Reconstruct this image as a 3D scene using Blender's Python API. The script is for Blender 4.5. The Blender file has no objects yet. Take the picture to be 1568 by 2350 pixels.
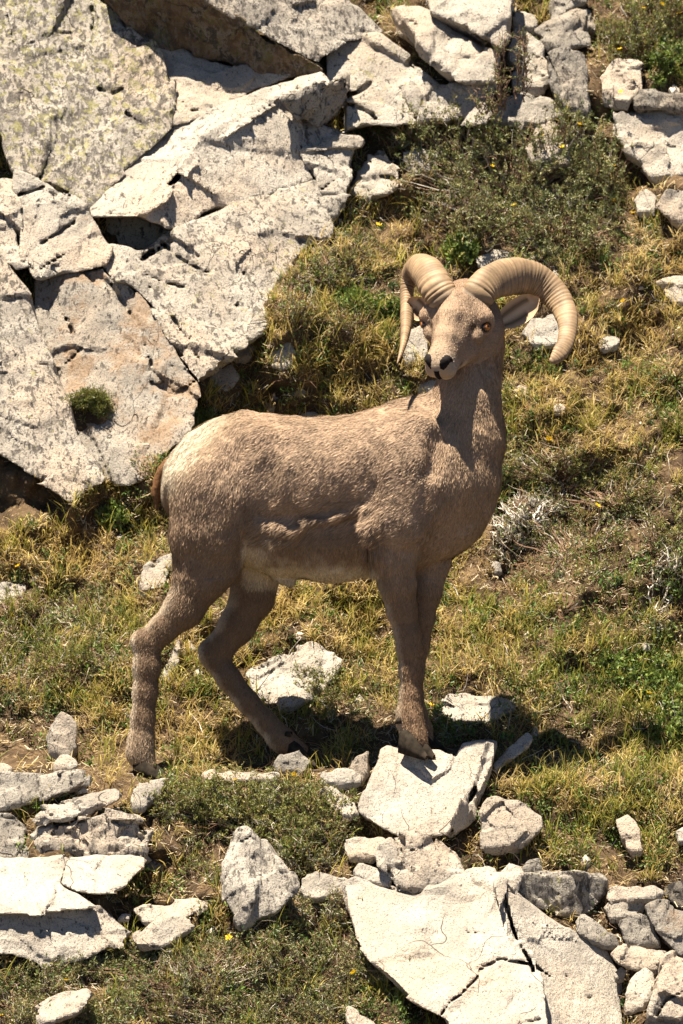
import bpy, bmesh, math, random
import numpy as np
from mathutils import Vector
random.seed(7)
RNG = np.random.default_rng(11)
scene = bpy.context.scene
C = scene.collection

# ------------------------------------------------------------------ camera
D = 14.0                       # metres from lens to the ram
S0 = 1.86 / 1568.0             # metres per layout unit at the ram
cam_d = bpy.data.cameras.new('camera')
cam = bpy.data.objects.new('camera', cam_d)
C.objects.link(cam)
cam.location = (0, -D, 0)
cam.rotation_euler = (math.radians(90), 0, 0)
cam_d.sensor_fit = 'HORIZONTAL'
cam_d.sensor_width = 24.0
cam_d.lens = 24.0 * D / 1.86
cam_d.clip_start = 0.1
cam_d.clip_end = 500
cam_d.dof.use_dof = True
cam_d.dof.focus_distance = D - 0.15
cam_d.dof.aperture_fstop = 7.0
scene.camera = cam

# ------------------------------------------------------------------ world, sun, exposure
SUN_TO = Vector((-0.22, -0.20, 1.0)).normalized()      # direction towards the sun
elev = math.asin(SUN_TO.z)
azim = math.atan2(SUN_TO.x, SUN_TO.y)
world = bpy.data.worlds.new('World')
scene.world = world
world.use_nodes = True
wn = world.node_tree
bg = wn.nodes['Background']
sky = wn.nodes.new('ShaderNodeTexSky')
sky.sky_type = 'NISHITA'
sky.sun_disc = False
sky.sun_elevation = elev
sky.sun_rotation = azim
sky.altitude = 3000
sky.air_density = 0.5
sky.dust_density = 0.3
wn.links.new(sky.outputs[0], bg.inputs[0])
bg.inputs[1].default_value = 0.05
sun_d = bpy.data.lights.new('sun', 'SUN')
sun_d.energy = 5.0
sun_d.angle = math.radians(0.53)
sun_d.color = (1.0, 0.90, 0.74)
sun = bpy.data.objects.new('sun', sun_d)
C.objects.link(sun)
sun.location = SUN_TO * 30
sun.rotation_euler = SUN_TO.to_track_quat('Z', 'Y').to_euler()
vs = scene.view_settings
vs.view_transform = 'Standard'
vs.look = 'None'
vs.gamma = 1.0
vs.exposure = 1.85

# ------------------------------------------------------------------ helpers
def P(u, v, d):
    """layout point (u right, v down, d depth; all in layout units) to a place in the world"""
    y = np.asarray(d, float) * S0
    s = S0 * (D + y) / D
    return np.stack([(np.asarray(u, float) - 784) * s, y + 0 * s, (1175 - np.asarray(v, float)) * s], -1)

def UV(p):
    s = S0 * (D + p[..., 1]) / D
    return 784 + p[..., 0] / s, 1175 - p[..., 2] / s

def sstep(a, b, x):
    t = np.clip((x - a) / (b - a), 0, 1)
    return t * t * (3 - 2 * t)

_G = np.array([[1,1,0],[-1,1,0],[1,-1,0],[-1,-1,0],[1,0,1],[-1,0,1],[1,0,-1],[-1,0,-1],
               [0,1,1],[0,-1,1],[0,1,-1],[0,-1,-1],[1,1,0],[-1,1,0],[0,-1,1],[0,-1,-1]], np.float32)

def _hash(x, y, z, seed):
    h = (x.astype(np.uint32) * np.uint32(374761393) + y.astype(np.uint32) * np.uint32(668265263)
         + z.astype(np.uint32) * np.uint32(2147483647 - 19) + np.uint32(seed * 97 + 13) * np.uint32(2654435761 % 4294967296))
    h = (h ^ (h >> np.uint32(13))) * np.uint32(1274126177)
    h = h ^ (h >> np.uint32(16))
    return h

def noise(p, seed=0):
    """gradient noise, p (N,3) -> (N,) about -0.8..0.8"""
    p = np.asarray(p, np.float32)
    i = np.floor(p).astype(np.int64)
    f = p - i
    w = f * f * f * (f * (f * 6 - 15) + 10)
    out = 0
    for dx in (0, 1):
        for dy in (0, 1):
            for dz in (0, 1):
                g = _G[_hash(i[:, 0] + dx + 4096, i[:, 1] + dy + 4096, i[:, 2] + dz + 4096, seed) & np.uint32(15)]
                dot = g[:, 0] * (f[:, 0] - dx) + g[:, 1] * (f[:, 1] - dy) + g[:, 2] * (f[:, 2] - dz)
                ww = (w[:, 0] if dx else 1 - w[:, 0]) * (w[:, 1] if dy else 1 - w[:, 1]) * (w[:, 2] if dz else 1 - w[:, 2])
                out = out + dot * ww
    return out

def fbm(p, octv=4, seed=0, gain=0.5):
    o = 0; a = 1.0
    for k in range(octv):
        o = o + a * noise(p * (2.03 ** k) + k * 7.3, seed + k * 5)
        a *= gain
    return o

def mesh_obj(name, verts, faces, mat=None, parent=None, col=None, smooth=True, origin=None, normals=None):
    """verts (N,3), faces (M,3|4) arrays -> ONE linked mesh object"""
    verts = np.asarray(verts, np.float32); faces = np.asarray(faces, np.int32)
    if origin is not None:
        verts = verts - np.asarray(origin, np.float32)
    me = bpy.data.meshes.new(name)
    n, k = faces.shape
    me.vertices.add(len(verts)); me.vertices.foreach_set('co', verts.ravel())
    me.loops.add(n * k); me.loops.foreach_set('vertex_index', faces.ravel())
    me.polygons.add(n)
    me.polygons.foreach_set('loop_start', np.arange(n, dtype=np.int32) * k)
    me.polygons.foreach_set('use_smooth', np.full(n, smooth, bool))
    if col is not None:
        at = me.attributes.new('Col', 'FLOAT_COLOR', 'POINT')
        c4 = np.ones((len(verts), 4), np.float32); c4[:, :3] = col
        at.data.foreach_set('color', c4.ravel())
    me.update(calc_edges=True)
    me.validate()
    if normals is not None:
        me.normals_split_custom_set_from_vertices(normals)
    o = bpy.data.objects.new(name, me)
    C.objects.link(o)
    if mat: me.materials.append(mat)
    if parent is not None:
        o.parent = parent
        if origin is None:
            o.matrix_parent_inverse = parent.matrix_world.inverted()
    elif origin is not None:
        o.location = origin
    return o

def tag(o, label=None, cat=None, group=None, kind=None):
    if label: o['label'] = label
    if cat: o['category'] = cat
    if group: o['group'] = group
    if kind: o['kind'] = kind
    return o

def empty(name, loc):
    e = bpy.data.objects.new(name, None)
    C.objects.link(e); e.location = loc
    e.empty_display_size = 0.05
    bpy.context.view_layer.update()
    return e

def surface_nets(f, o, h):
    """f (nx,ny,nz) field, negative inside -> verts, quads"""
    s = f < 0
    nx, ny, nz = f.shape
    c = np.zeros((nx - 1, ny - 1, nz - 1), np.uint8)
    for dx in (0, 1):
        for dy in (0, 1):
            for dz in (0, 1):
                c += s[dx:nx - 1 + dx, dy:ny - 1 + dy, dz:nz - 1 + dz]
    act = (c > 0) & (c < 8)
    ijk = np.argwhere(act)
    idx = np.full(act.shape, -1, np.int32)
    idx[act] = np.arange(len(ijk))
    acc = np.zeros((len(ijk), 3)); cnt = np.zeros(len(ijk))
    cor = [(a, b, d) for a in (0, 1) for b in (0, 1) for d in (0, 1)]
    for a in cor:
        for ax in range(3):
            if a[ax]: continue
            b = list(a); b[ax] = 1
            fa = f[ijk[:, 0] + a[0], ijk[:, 1] + a[1], ijk[:, 2] + a[2]]
            fb = f[ijk[:, 0] + b[0], ijk[:, 1] + b[1], ijk[:, 2] + b[2]]
            m = (fa < 0) != (fb < 0)
            t = np.where(m, fa / np.where(m, fa - fb, 1), 0)
            pt = np.tile(np.array(a, float), (len(ijk), 1)); pt[:, ax] = t
            acc[m] += pt[m]; cnt[m] += 1
    verts = (ijk + acc / np.maximum(cnt, 1)[:, None]) * h + o
    quads = []
    for ax in range(3):
        b, d = [(1, 2), (2, 0), (0, 1)][ax]
        sl0 = [slice(None)] * 3; sl1 = [slice(None)] * 3
        sl0[ax] = slice(0, f.shape[ax] - 1); sl1[ax] = slice(1, f.shape[ax])
        e = s[tuple(sl0)] != s[tuple(sl1)]
        q = np.argwhere(e)
        q = q[(q[:, b] > 0) & (q[:, d] > 0) & (q[:, b] < f.shape[b] - 1) & (q[:, d] < f.shape[d] - 1)]
        inside = s[q[:, 0], q[:, 1], q[:, 2]]
        def cell(db, dd):
            r = q.copy(); r[:, b] += db; r[:, d] += dd
            return idx[r[:, 0], r[:, 1], r[:, 2]]
        v = np.stack([cell(-1, -1), cell(0, -1), cell(0, 0), cell(-1, 0)], 1)
        v[~inside] = v[~inside][:, ::-1]
        quads.append(v)
    quads = np.concatenate(quads)
    quads = quads[(quads >= 0).all(1)]
    return verts, quads

def smax(a, b, k):
    return np.maximum(a, b) + np.maximum(k - np.abs(a - b), 0) ** 2 / (4 * k)

def smin(a, b, k):
    return np.minimum(a, b) - np.maximum(k - np.abs(a - b), 0) ** 2 / (4 * k)

# ------------------------------------------------------------------ materials
def new_mat(name):
    m = bpy.data.materials.new(name); m.use_nodes = True
    nt = m.node_tree
    for n in list(nt.nodes): nt.nodes.remove(n)
    out = nt.nodes.new('ShaderNodeOutputMaterial')
    return m, nt, out

class NT:
    def __init__(s, nt): s.nt = nt
    def n(s, t, ins=None, **kw):
        nd = s.nt.nodes.new(t)
        for k, v in kw.items(): setattr(nd, k, v)
        for k, v in (ins or {}).items():
            if hasattr(v, 'links') or isinstance(v, bpy.types.NodeSocket): s.nt.links.new(v, nd.inputs[k])
            else: nd.inputs[k].default_value = v
        return nd
    def noise(s, vec, scale, detail=4, rough=0.6, dist=0.0):
        return s.n('ShaderNodeTexNoise', {'Vector': vec, 'Scale': scale, 'Detail': detail, 'Roughness': rough, 'Distortion': dist}).outputs[0]
    def math(s, op, a, b=0.0, clamp=False):
        return s.n('ShaderNodeMath', {0: a, 1: b}, operation=op, use_clamp=clamp).outputs[0]
    def mr(s, v, a, b, c=0.0, d=1.0):
        return s.n('ShaderNodeMapRange', {'Value': v, 'From Min': a, 'From Max': b, 'To Min': c, 'To Max': d}, interpolation_type='SMOOTHSTEP').outputs[0]
    def mix(s, fac, a, b, blend='MIX'):
        nd = s.nt.nodes.new('ShaderNodeMix'); nd.data_type = 'RGBA'; nd.blend_type = blend
        for k, v in ((0, fac), (6, a), (7, b)):
            if isinstance(v, bpy.types.NodeSocket): s.nt.links.new(v, nd.inputs[k])
            else: nd.inputs[k].default_value = v if k == 0 else (*v, 1) if len(v) == 3 else v
        return nd.outputs[2]

def leaf_material(name, trans=0.3, rough=0.7, spec=0.2):
    m, nt, out = new_mat(name); q = NT(nt)
    at = q.n('ShaderNodeAttribute', attribute_name='Col').outputs[0]
    pr = q.n('ShaderNodeBsdfPrincipled', {'Base Color': at, 'Roughness': rough, 'Specular IOR Level': spec})
    tr = q.n('ShaderNodeBsdfTranslucent', {'Color': at})
    mx = q.n('ShaderNodeMixShader', {0: trans, 1: pr.outputs[0], 2: tr.outputs[0]})
    nt.links.new(mx.outputs[0], out.inputs[0])
    return m

def rock_material():
    m, nt, out = new_mat('granite'); q = NT(nt)
    co = q.n('ShaderNodeTexCoord').outputs['Object']
    oi = q.n('ShaderNodeObjectInfo')
    rnd = q.math('MULTIPLY', oi.outputs['Random'], 30.0)
    co = q.n('ShaderNodeVectorMath', {0: co, 1: q.n('ShaderNodeCombineXYZ', {0: rnd, 1: rnd, 2: rnd}).outputs[0]}, operation='ADD').outputs[0]
    sep = q.n('ShaderNodeSeparateColor', {0: oi.outputs['Color']})
    dark, lich, rust = sep.outputs[0], sep.outputs[1], sep.outputs[2]
    bright = oi.outputs['Alpha']
    mp = q.n('ShaderNodeMapping', {'Vector': co, 'Rotation': (0.3, 0.6, 0.2), 'Scale': (1.0, 1.0, 0.38)}).outputs[0]
    n1 = q.noise(co, 7, 6, 0.65)
    base = q.mix(q.mr(n1, 0.3, 0.7), (0.62, 0.56, 0.475), (0.38, 0.335, 0.28))
    warm = q.mix(q.mr(q.noise(co, 3.1, 3), 0.45, 0.7), base, (0.58, 0.47, 0.36))
    # fine mineral grain
    g1 = q.noise(co, 260, 2, 0.5)
    c = q.mix(q.mr(g1, 0.56, 0.66), warm, (0.22, 0.19, 0.17))
    g2 = q.noise(mp, 85, 3, 0.6)
    thr = q.math('SUBTRACT', 0.70, q.math('MULTIPLY', dark, 0.17))
    c = q.mix(q.math('MULTIPLY', q.mr(g2, thr, q.math('ADD', thr, 0.05)), 0.85), c, (0.085, 0.075, 0.07))
    # dark lichen blotches
    b1 = q.noise(mp, 44, 6, 0.70, 0.5)
    thr = q.math('SUBTRACT', 0.76, q.math('MULTIPLY', dark, 0.29))
    c = q.mix(q.math('MULTIPLY', q.mr(b1, thr, q.math('ADD', thr, 0.055)), 0.78), c, (0.085, 0.073, 0.063))
    b2 = q.noise(co, 5.5, 5, 0.6, 0.3)
    thr = q.math('SUBTRACT', 0.85, q.math('MULTIPLY', dark, 0.35))
    c = q.mix(q.math('MULTIPLY', q.mr(b2, thr, q.math('ADD', thr, 0.14)), 0.55), c, (0.17, 0.145, 0.125))
    # yellow green map lichen
    l1 = q.noise(co, 34, 7, 0.74, 0.6)
    thr = q.math('SUBTRACT', 0.80, q.math('MULTIPLY', lich, 0.38))
    c = q.mix(q.math('MULTIPLY', q.mr(l1, thr, q.math('ADD', thr, 0.05)), 0.6), c, (0.40, 0.37, 0.13))
    # rust
    r1 = q.noise(co, 9, 6, 0.65, 0.3)
    thr = q.math('SUBTRACT', 0.80, q.math('MULTIPLY', rust, 0.46))
    c = q.mix(q.math('MULTIPLY', q.mr(r1, thr, q.math('ADD', thr, 0.16)), 0.55), c, (0.43, 0.25, 0.12))
    # hairline cracks
    w = q.n('ShaderNodeTexVoronoi', {'Vector': q.n('ShaderNodeVectorMath', {0: mp, 1: q.n('ShaderNodeVectorMath', {0: q.n('ShaderNodeTexNoise', {'Vector': co, 'Scale': 6.0}).outputs[1], 1: (0.25, 0.25, 0.25)}, operation='MULTIPLY').outputs[0]}, operation='ADD').outputs[0], 'Scale': 4.2}, feature='DISTANCE_TO_EDGE').outputs[0]
    wm = q.mr(w, 0.0, 0.007, 1.0, 0.0)
    wm = q.math('MULTIPLY', wm, q.mr(q.noise(co, 4, 2), 0.54, 0.62))
    c = q.mix(q.math('MULTIPLY', wm, 0.45), c, (0.12, 0.10, 0.08))
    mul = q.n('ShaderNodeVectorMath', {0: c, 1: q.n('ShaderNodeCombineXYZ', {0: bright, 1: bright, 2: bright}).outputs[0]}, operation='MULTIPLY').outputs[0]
    hgt = q.math('ADD', q.math('MULTIPLY', q.noise(co, 150, 4, 0.7), 0.5), q.math('ADD', q.math('MULTIPLY', q.noise(mp, 38, 6, 0.65), 1.2), q.math('MULTIPLY', wm, -1.0)))
    bp = q.n('ShaderNodeBump', {'Strength': 0.9, 'Distance': 0.010, 'Height': hgt})
    pr = q.n('ShaderNodeBsdfPrincipled', {'Base Color': mul, 'Roughness': 0.85, 'Specular IOR Level': 0.2, 'Normal': bp.outputs[0]})
    nt.links.new(pr.outputs[0], out.inputs[0])
    return m

def soil_material():
    m, nt, out = new_mat('soil'); q = NT(nt)
    co = q.n('ShaderNodeTexCoord').outputs['Object']
    n1 = q.noise(co, 9, 8, 0.7)
    c = q.mix(q.mr(n1, 0.35, 0.65), (0.035, 0.023, 0.014), (0.12, 0.08, 0.045))
    c = q.mix(q.mr(q.noise(co, 60, 5, 0.7), 0.55, 0.72), c, (0.30, 0.21, 0.11))
    bp = q.n('ShaderNodeBump', {'Strength': 0.9, 'Distance': 0.012, 'Height': q.noise(co, 70, 6, 0.7)})
    pr = q.n('ShaderNodeBsdfPrincipled', {'Base Color': c, 'Roughness': 0.95, 'Specular IOR Level': 0.1, 'Normal': bp.outputs[0]})
    nt.links.new(pr.outputs[0], out.inputs[0])
    return m

def fur_material(name, rough=0.75, bump=True):
    m, nt, out = new_mat(name); q = NT(nt)
    at = q.n('ShaderNodeAttribute', attribute_name='Col').outputs[0]
    co = q.n('ShaderNodeTexCoord').outputs['Object']
    ins = {'Base Color': at, 'Roughness': rough, 'Specular IOR Level': 0.15}
    if bump:
        ins['Normal'] = q.n('ShaderNodeBump', {'Strength': 0.5, 'Distance': 0.004, 'Height': q.noise(co, 160, 4, 0.7)}).outputs[0]
    pr = q.n('ShaderNodeBsdfPrincipled', ins)
    nt.links.new(pr.outputs[0], out.inputs[0])
    return m

def plain_material(name, c, rough=0.6, spec=0.3, var=0.25, scale=40, bump=0.3):
    m, nt, out = new_mat(name); q = NT(nt)
    co = q.n('ShaderNodeTexCoord').outputs['Object']
    n = q.noise(co, scale, 4)
    cc = q.mix(q.mr(n, 0.3, 0.7), tuple(x * (1 - var) for x in c), tuple(min(1, x * (1 + var)) for x in c))
    bp = q.n('ShaderNodeBump', {'Strength': bump, 'Distance': 0.003, 'Height': n})
    pr = q.n('ShaderNodeBsdfPrincipled', {'Base Color': cc, 'Roughness': rough, 'Specular IOR Level': spec, 'Normal': bp.outputs[0]})
    nt.links.new(pr.outputs[0], out.inputs[0])
    return m

M_ROCK = rock_material()
M_SOIL = soil_material()
M_GRASS = leaf_material('grass_blades', 0.35, 0.6, 0.25)
M_LEAF = leaf_material('small_leaves', 0.25, 0.5, 0.35)
M_TWIG = leaf_material('dry_twigs', 0.0, 0.8, 0.15)
M_PETAL = leaf_material('petals', 0.3, 0.6, 0.2)

# ------------------------------------------------------------------ the ground (a steep hillside)
_GV = np.array([-17000, -1500, 0, 1200, 1738, 1782, 2350, 2600, 11000, 13500], float)
_GD = np.array([19000, 3000, 1690, 740, 170, -80, -640, -900, -11500, -60000], float)
GBUMP = [(670, 720, 110, 170, -95), (340, 1060, 170, 70, -80), (770, 480, 60, 120, -70), (335, 1768, 80, 26, 70), (690, 1735, 70, 24, 40)]   # soil banked against the cliff, hollows at the hooves
def ground_y(x, z, fine=True):
    x = np.asarray(x, float); z = np.asarray(z, float)
    q = np.stack([x.ravel(), 0 * x.ravel(), z.ravel()], 1)
    n1 = noise(q * 2.6, 3).reshape(x.shape)
    n2 = noise(q * 8.5, 4).reshape(x.shape)
    v = 1175 - z / S0
    vv = v + 14 * noise(q * 3.1 + 5, 8).reshape(x.shape)
    d = sum(np.interp(vv + k, _GV, _GD) for k in (-15, -5, 5, 15)) / 4
    y = d * S0
    near = sstep(1500, 1680, v) * (1 - sstep(1820, 1950, v))          # calmer shelf where the ram stands
    y = y + (n1 * 0.19 + n2 * 0.085) * (1 - 0.75 * near)
    for bu, bv_, ru, rv, am in GBUMP:
        y = y + am * S0 * np.exp(-((784 + x / S0 - bu) / ru) ** 2 - ((v - bv_) / rv) ** 2)
    if fine:
        n3 = fbm(q * 24, 3, 9).reshape(x.shape)
        y = y + n3 * 0.034
    return y

def ground_pt(u, v):
    """point of the hillside seen from the layout point"""
    y = np.zeros(np.shape(u))
    for _ in range(6):
        s = S0 * (D + y) / D
        x = (np.asarray(u, float) - 784) * s; z = (1175 - np.asarray(v, float)) * s
        y = ground_y(x, z)
    return np.stack([x, y, z], -1)

def axis_coords(lo, hi, step, far_lo, far_hi):
    a = list(np.arange(lo, hi + 1e-6, step))
    st, p, L = step, lo, []
    while p > far_lo:
        st *= 1.35; p -= st; L.append(p)
    st, p, Rr = step, hi, []
    while p < far_hi:
        st *= 1.35; p += st; Rr.append(p)
    return np.array(L[::-1] + a + Rr)
gx = axis_coords(-1.6, 1.6, 0.0125, -45, 45)
gz = axis_coords(-1.7, 1.9, 0.0125, -15.5, 19)
GX, GZ = np.meshgrid(gx, gz, indexing='ij')
GY = ground_y(GX, GZ)
nxx, nzz = GX.shape
ii = np.arange(nxx * nzz).reshape(nxx, nzz)
gf = np.stack([ii[:-1, :-1], ii[1:, :-1], ii[1:, 1:], ii[:-1, 1:]], -1).reshape(-1, 4)
ground = mesh_obj('hillside_ground', np.stack([GX, GY, GZ], -1).reshape(-1, 3), gf, M_SOIL)
tag(ground, 'steep brown soil hillside under the grass and rocks', kind='structure')

# ------------------------------------------------------------------ the ram
GRIDH = 0.005
def lat(u):                       # depth of the ram's mid plane: it stands turned slightly to the lens
    return -(u - 700) * 0.22
prims = []                        # (a, b, ra, rb, lateral dir, lateral scale, blend)
LATV = np.array([-0.215, -0.977, 0.0])
def chain(pts, k=18, ls=1.0, lv=LATV):
    """pts (u,v,d,r): tapered tube through the points"""
    for p, q in zip(pts[:-1], pts[1:]):
        prims.append((P(*p[:3]), P(*q[:3]), p[3] * S0, q[3] * S0, lv, ls, k * S0))
def ball(u, v, d, r, k=18, ls=1.0):
    chain([(u, v, d, r), (u + 0.5, v, d, r)], k, ls)

# trunk: rump, barrel, belly
chain([(506, 1108, lat(506), 138), (565, 1096, lat(565), 146), (640, 1096, lat(640), 138)], 26, 0.74)
chain([(640, 1092, lat(640), 134), (760, 1094, lat(760), 130), (860, 1086, lat(860), 134), (940, 1078, lat(940), 146), (985, 1086, lat(985), 146)], 26, 0.98)
chain([(600, 1190, lat(600), 118), (660, 1206, lat(660), 118), (760, 1218, lat(760), 116), (860, 1206, lat(860), 114), (935, 1190, lat(935), 112), (985, 1172, lat(985), 112)], 13, 0.80)
chain([(985, 1110, lat(985), 150), (1042, 1112, lat(1040), 106)], 30, 0.9)
ball(1040, 1170, lat(1040), 75, 40, 0.9)
# brisket
chain([(930, 1225, lat(930), 70), (1030, 1185, lat(1030), 66)], 30, 0.9)
# shoulder blade, upper arm and hip masses on the near side
chain([(960, 1010, lat(960) - 92, 52), (935, 1100, lat(935) - 112, 66), (912, 1190, lat(912) - 116, 64)], 26, 0.62)
chain([(1010, 1120, lat(1010) - 70, 60), (930, 1200, lat(930) - 100, 56)], 34, 0.7)
chain([(552, 1030, lat(552) - 78, 54), (500, 1130, lat(500) - 96, 88), (486, 1200, lat(486) - 92, 84)], 22, 0.62)
ball(598, 1006, lat(600) - 96, 22, 34, 0.8)
chain([(920, 1040, lat(920) + 80, 60), (925, 1190, lat(925) + 88, 66)], 40, 0.7)
# withers and neck
chain([(930, 985, lat(930), 52), (1010, 960, lat(1010), 62)], 40, 0.8)
chain([(1035, 1060, lat(1040), 112), (1068, 1000, lat(1068) + 4, 84), (1076, 930, lat(1076) + 12, 71), (1079, 870, lat(1079) + 26, 65),
       (1088, 790, lat(1086) + 36, 62), (1094, 730, lat(1092) + 30, 56)], 30, 1.0)
# near hind leg
chain([(492, 1130, lat(490) - 58, 112.0), (478, 1225, lat(480) - 72, 84.0), (462, 1320, lat(470) - 66, 59.2), (424, 1395, lat(430) - 70, 42.2),
       (372, 1446, lat(380) - 74, 31.7)], 22, 0.72)
chain([(372, 1446, lat(380) - 74, 30.8), (338, 1478, lat(340) - 76, 30.8), (337, 1530, lat(340) - 78, 30.8), (333, 1590, lat(335) - 80, 27.3), (328, 1650, lat(330) - 82, 26.4),
       (324, 1700, lat(325) - 82, 29.0), (322, 1728, lat(325) - 84, 29.9), (336, 1758, lat(330) - 88, 23.8)], 14, 0.85)
ball(325, 1470, lat(330) - 76, 23, 14)
chain([(540, 1200, lat(540) - 92, 40.0), (500, 1290, lat(500) - 76, 48.9)], 30, 0.6)
# far hind leg
chain([(560, 1150, lat(560) + 70, 105.0), (588, 1300, lat(580) + 66, 58.3), (580, 1370, lat(580) + 66, 46.6), (545, 1435, lat(550) + 64, 38.7), (508, 1483, lat(510) + 62, 33.4)], 22, 0.75)
chain([(508, 1483, lat(510) + 62, 32.6), (490, 1505, lat(495) + 62, 29.9), (524, 1556, lat(520) + 60, 27.3), (568, 1610, lat(570) + 58, 24.6), (612, 1660, lat(610) + 56, 24.6),
       (640, 1692, lat(640) + 54, 28.2), (655, 1704, lat(655) + 52, 26.4), (690, 1722, lat(680) + 48, 17.6)], 12, 0.85)
ball(480, 1493, lat(480) + 62, 24, 14)
# near front leg
chain([(905, 1195, lat(905) - 88, 66.0), (905, 1265, lat(905) - 78, 52.0), (912, 1340, lat(912) - 66, 40.4), (922, 1400, lat(922) - 54, 32.6), (935, 1455, lat(935) - 52, 27.3),
       (939, 1490, lat(939) - 52, 26.4), (940, 1540, lat(940) - 52, 22.0), (941, 1595, lat(940) - 52, 22.9), (940, 1635, lat(940) - 54, 27.3), (942, 1658, lat(940) - 56, 29.0),
       (952, 1690, lat(950) - 60, 26.4), (958, 1706, lat(950) - 64, 23.8)], 14, 0.85)
# far front leg
chain([(985, 1220, lat(985) + 40, 64.0), (988, 1290, lat(985) + 40, 43.2), (975, 1355, lat(975) + 36, 38.5), (964, 1420, lat(964) + 30, 31.7), (957, 1480, lat(957) + 26, 27.3), (950, 1545, lat(950) + 20, 22.0),
       (948, 1600, lat(950) + 18, 22.0), (954, 1640, lat(954) + 16, 24.6), (966, 1672, lat(960) + 12, 23.8), (976, 1696, lat(970) + 6, 19.4)], 12, 0.85)
# loose winter coat: roll on the flank and tufts behind the elbow
chain([(590, 1198, lat(592) - 88, 12), (640, 1214, lat(640) - 92, 13), (684, 1220, lat(684) - 94, 12), (706, 1200, lat(706) - 104, 10), (775, 1188, lat(775) - 108, 10), (845, 1158, lat(845) - 112, 12)], 10)
chain([(846, 1172, lat(850) - 124, 14), (848, 1205, lat(850) - 126, 18), (854, 1238, lat(850) - 122, 18), (866, 1270, lat(865) - 112, 15), (864, 1308, lat(865) - 94, 12)], 12)
# sheath
chain([(640, 1322, lat(640), 16), (668, 1338, lat(668), 11)], 10)

# head, in its own frame: r to the picture's right, f down the face, n out of the forehead
HEAD_O = np.array([1054., 638., -118.])
_yaw, _pit = math.radians(21), math.radians(55)
_fh = np.array([-math.sin(_yaw), -math.cos(_yaw), 0])
HF = _fh * math.cos(_pit) + np.array([0, 0, -math.sin(_pit)])
HR = np.array([math.cos(_yaw), -math.sin(_yaw), 0])
HN = np.cross(HF, HR)
_roll = math.radians(3)
HF, HR = HF * math.cos(_roll) - HR * math.sin(_roll), HR * math.cos(_roll) + HF * math.sin(_roll)
def H(r, f, n):
    w = r * HR + f * HF + n * HN
    return P(HEAD_O[0] + w[0], HEAD_O[1] - w[2], HEAD_O[2] + w[1])
def hchain(pts, k=12, ls=1.0, lv=None):
    lv = HR if lv is None else lv
    for p, q in zip(pts[:-1], pts[1:]):
        prims.append((H(*p[:3]), H(*q[:3]), p[3] * S0, q[3] * S0, lv, ls, k * S0))
N_BODY = len(prims)
hchain([(0, 20, -66, 52), (0, 80, -68, 62)], 18, 1.0)                  # skull
hchain([(0, 80, -60, 54), (0, 140, -50, 40), (0, 196, -42, 32), (0, 214, -42, 31)], 14, 0.95)  # face to muzzle
hchain([(0, 45, -12, 17), (0, 95, -8, 15), (0, 150, -14, 12), (0, 200, -20, 12)], 12, 1.5)     # bridge
for sg in (-1, 1):
    hchain([(sg * 36, 44, -24, 22), (sg * 68, 78, -44, 22)], 14)        # brow
    hchain([(sg * 72, 86, -58, 18), (sg * 60, 118, -62, 13)], 12)       # eye socket
    hchain([(sg * 42, 88, -106, 38), (sg * 20, 170, -78, 22)], 18)      # cheek and jaw
    hchain([(sg * 48, 62, -114, 40), (sg * 42, 100, -122, 32)], 18)
    hchain([(sg * 15, 214, -30, 17), (sg * 20, 222, -50, 17)], 7)       # nostril wings, upper lip
    hchain([(sg * 19, 218, -58, 14), (sg * 27, 190, -66, 10)], 6)
hchain([(0, 184, -78, 22), (0, 208, -78, 18)], 8, 1.15)                # chin

def build_field():
    allp = np.array([p[0] for p in prims] + [p[1] for p in prims])
    lo = allp.min(0) - 0.22; hi = allp.max(0) + 0.22
    lo[2] = min(p[0][2] for p in prims) - 0.06; lo[1] = allp[:, 1].min() - 0.20
    n = np.ceil((hi - lo) / GRIDH).astype(int)
    F = np.full(n, 0.3, np.float32)
    ax = [np.arange(n[i], dtype=np.float32) * GRIDH + lo[i] for i in range(3)]
    for a, b, ra, rb, lv, ls, k in prims:
        R_ = max(ra, rb) * max(1, ls) + k * 2 + 0.02
        bl = np.minimum(a, b) - R_; bh = np.maximum(a, b) + R_
        i0 = np.clip(((bl - lo) / GRIDH).astype(int), 0, n); i1 = np.clip(((bh - lo) / GRIDH).astype(int) + 2, 0, n)
        X = ax[0][i0[0]:i1[0], None, None] - a[0]; Y = ax[1][None, i0[1]:i1[1], None] - a[1]; Z = ax[2][None, None, i0[2]:i1[2]] - a[2]
        lv = lv / np.linalg.norm(lv)
        la = X * lv[0] + Y * lv[1] + Z * lv[2]
        g = (1 / ls - 1)
        X = X + la * (g * lv[0]); Y = Y + la * (g * lv[1]); Z = Z + la * (g * lv[2])
        ab = b - a; lb = ab @ lv; ab = ab + lv * lb * g
        L2 = ab @ ab
        t = np.clip((X * ab[0] + Y * ab[1] + Z * ab[2]) / L2, 0, 1)
        dd = np.sqrt((X - t * ab[0]) ** 2 + (Y - t * ab[1]) ** 2 + (Z - t * ab[2]) ** 2) - (ra + (rb - ra) * t)
        dd = dd * min(1.0, (1 + ls) / 2)
        sl = (slice(i0[0], i1[0]), slice(i0[1], i1[1]), slice(i0[2], i1[2]))
        F[sl] = smin(F[sl], dd.astype(np.float32), k)
    return F, lo, ax
F, Flo, Fax = build_field()

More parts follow.
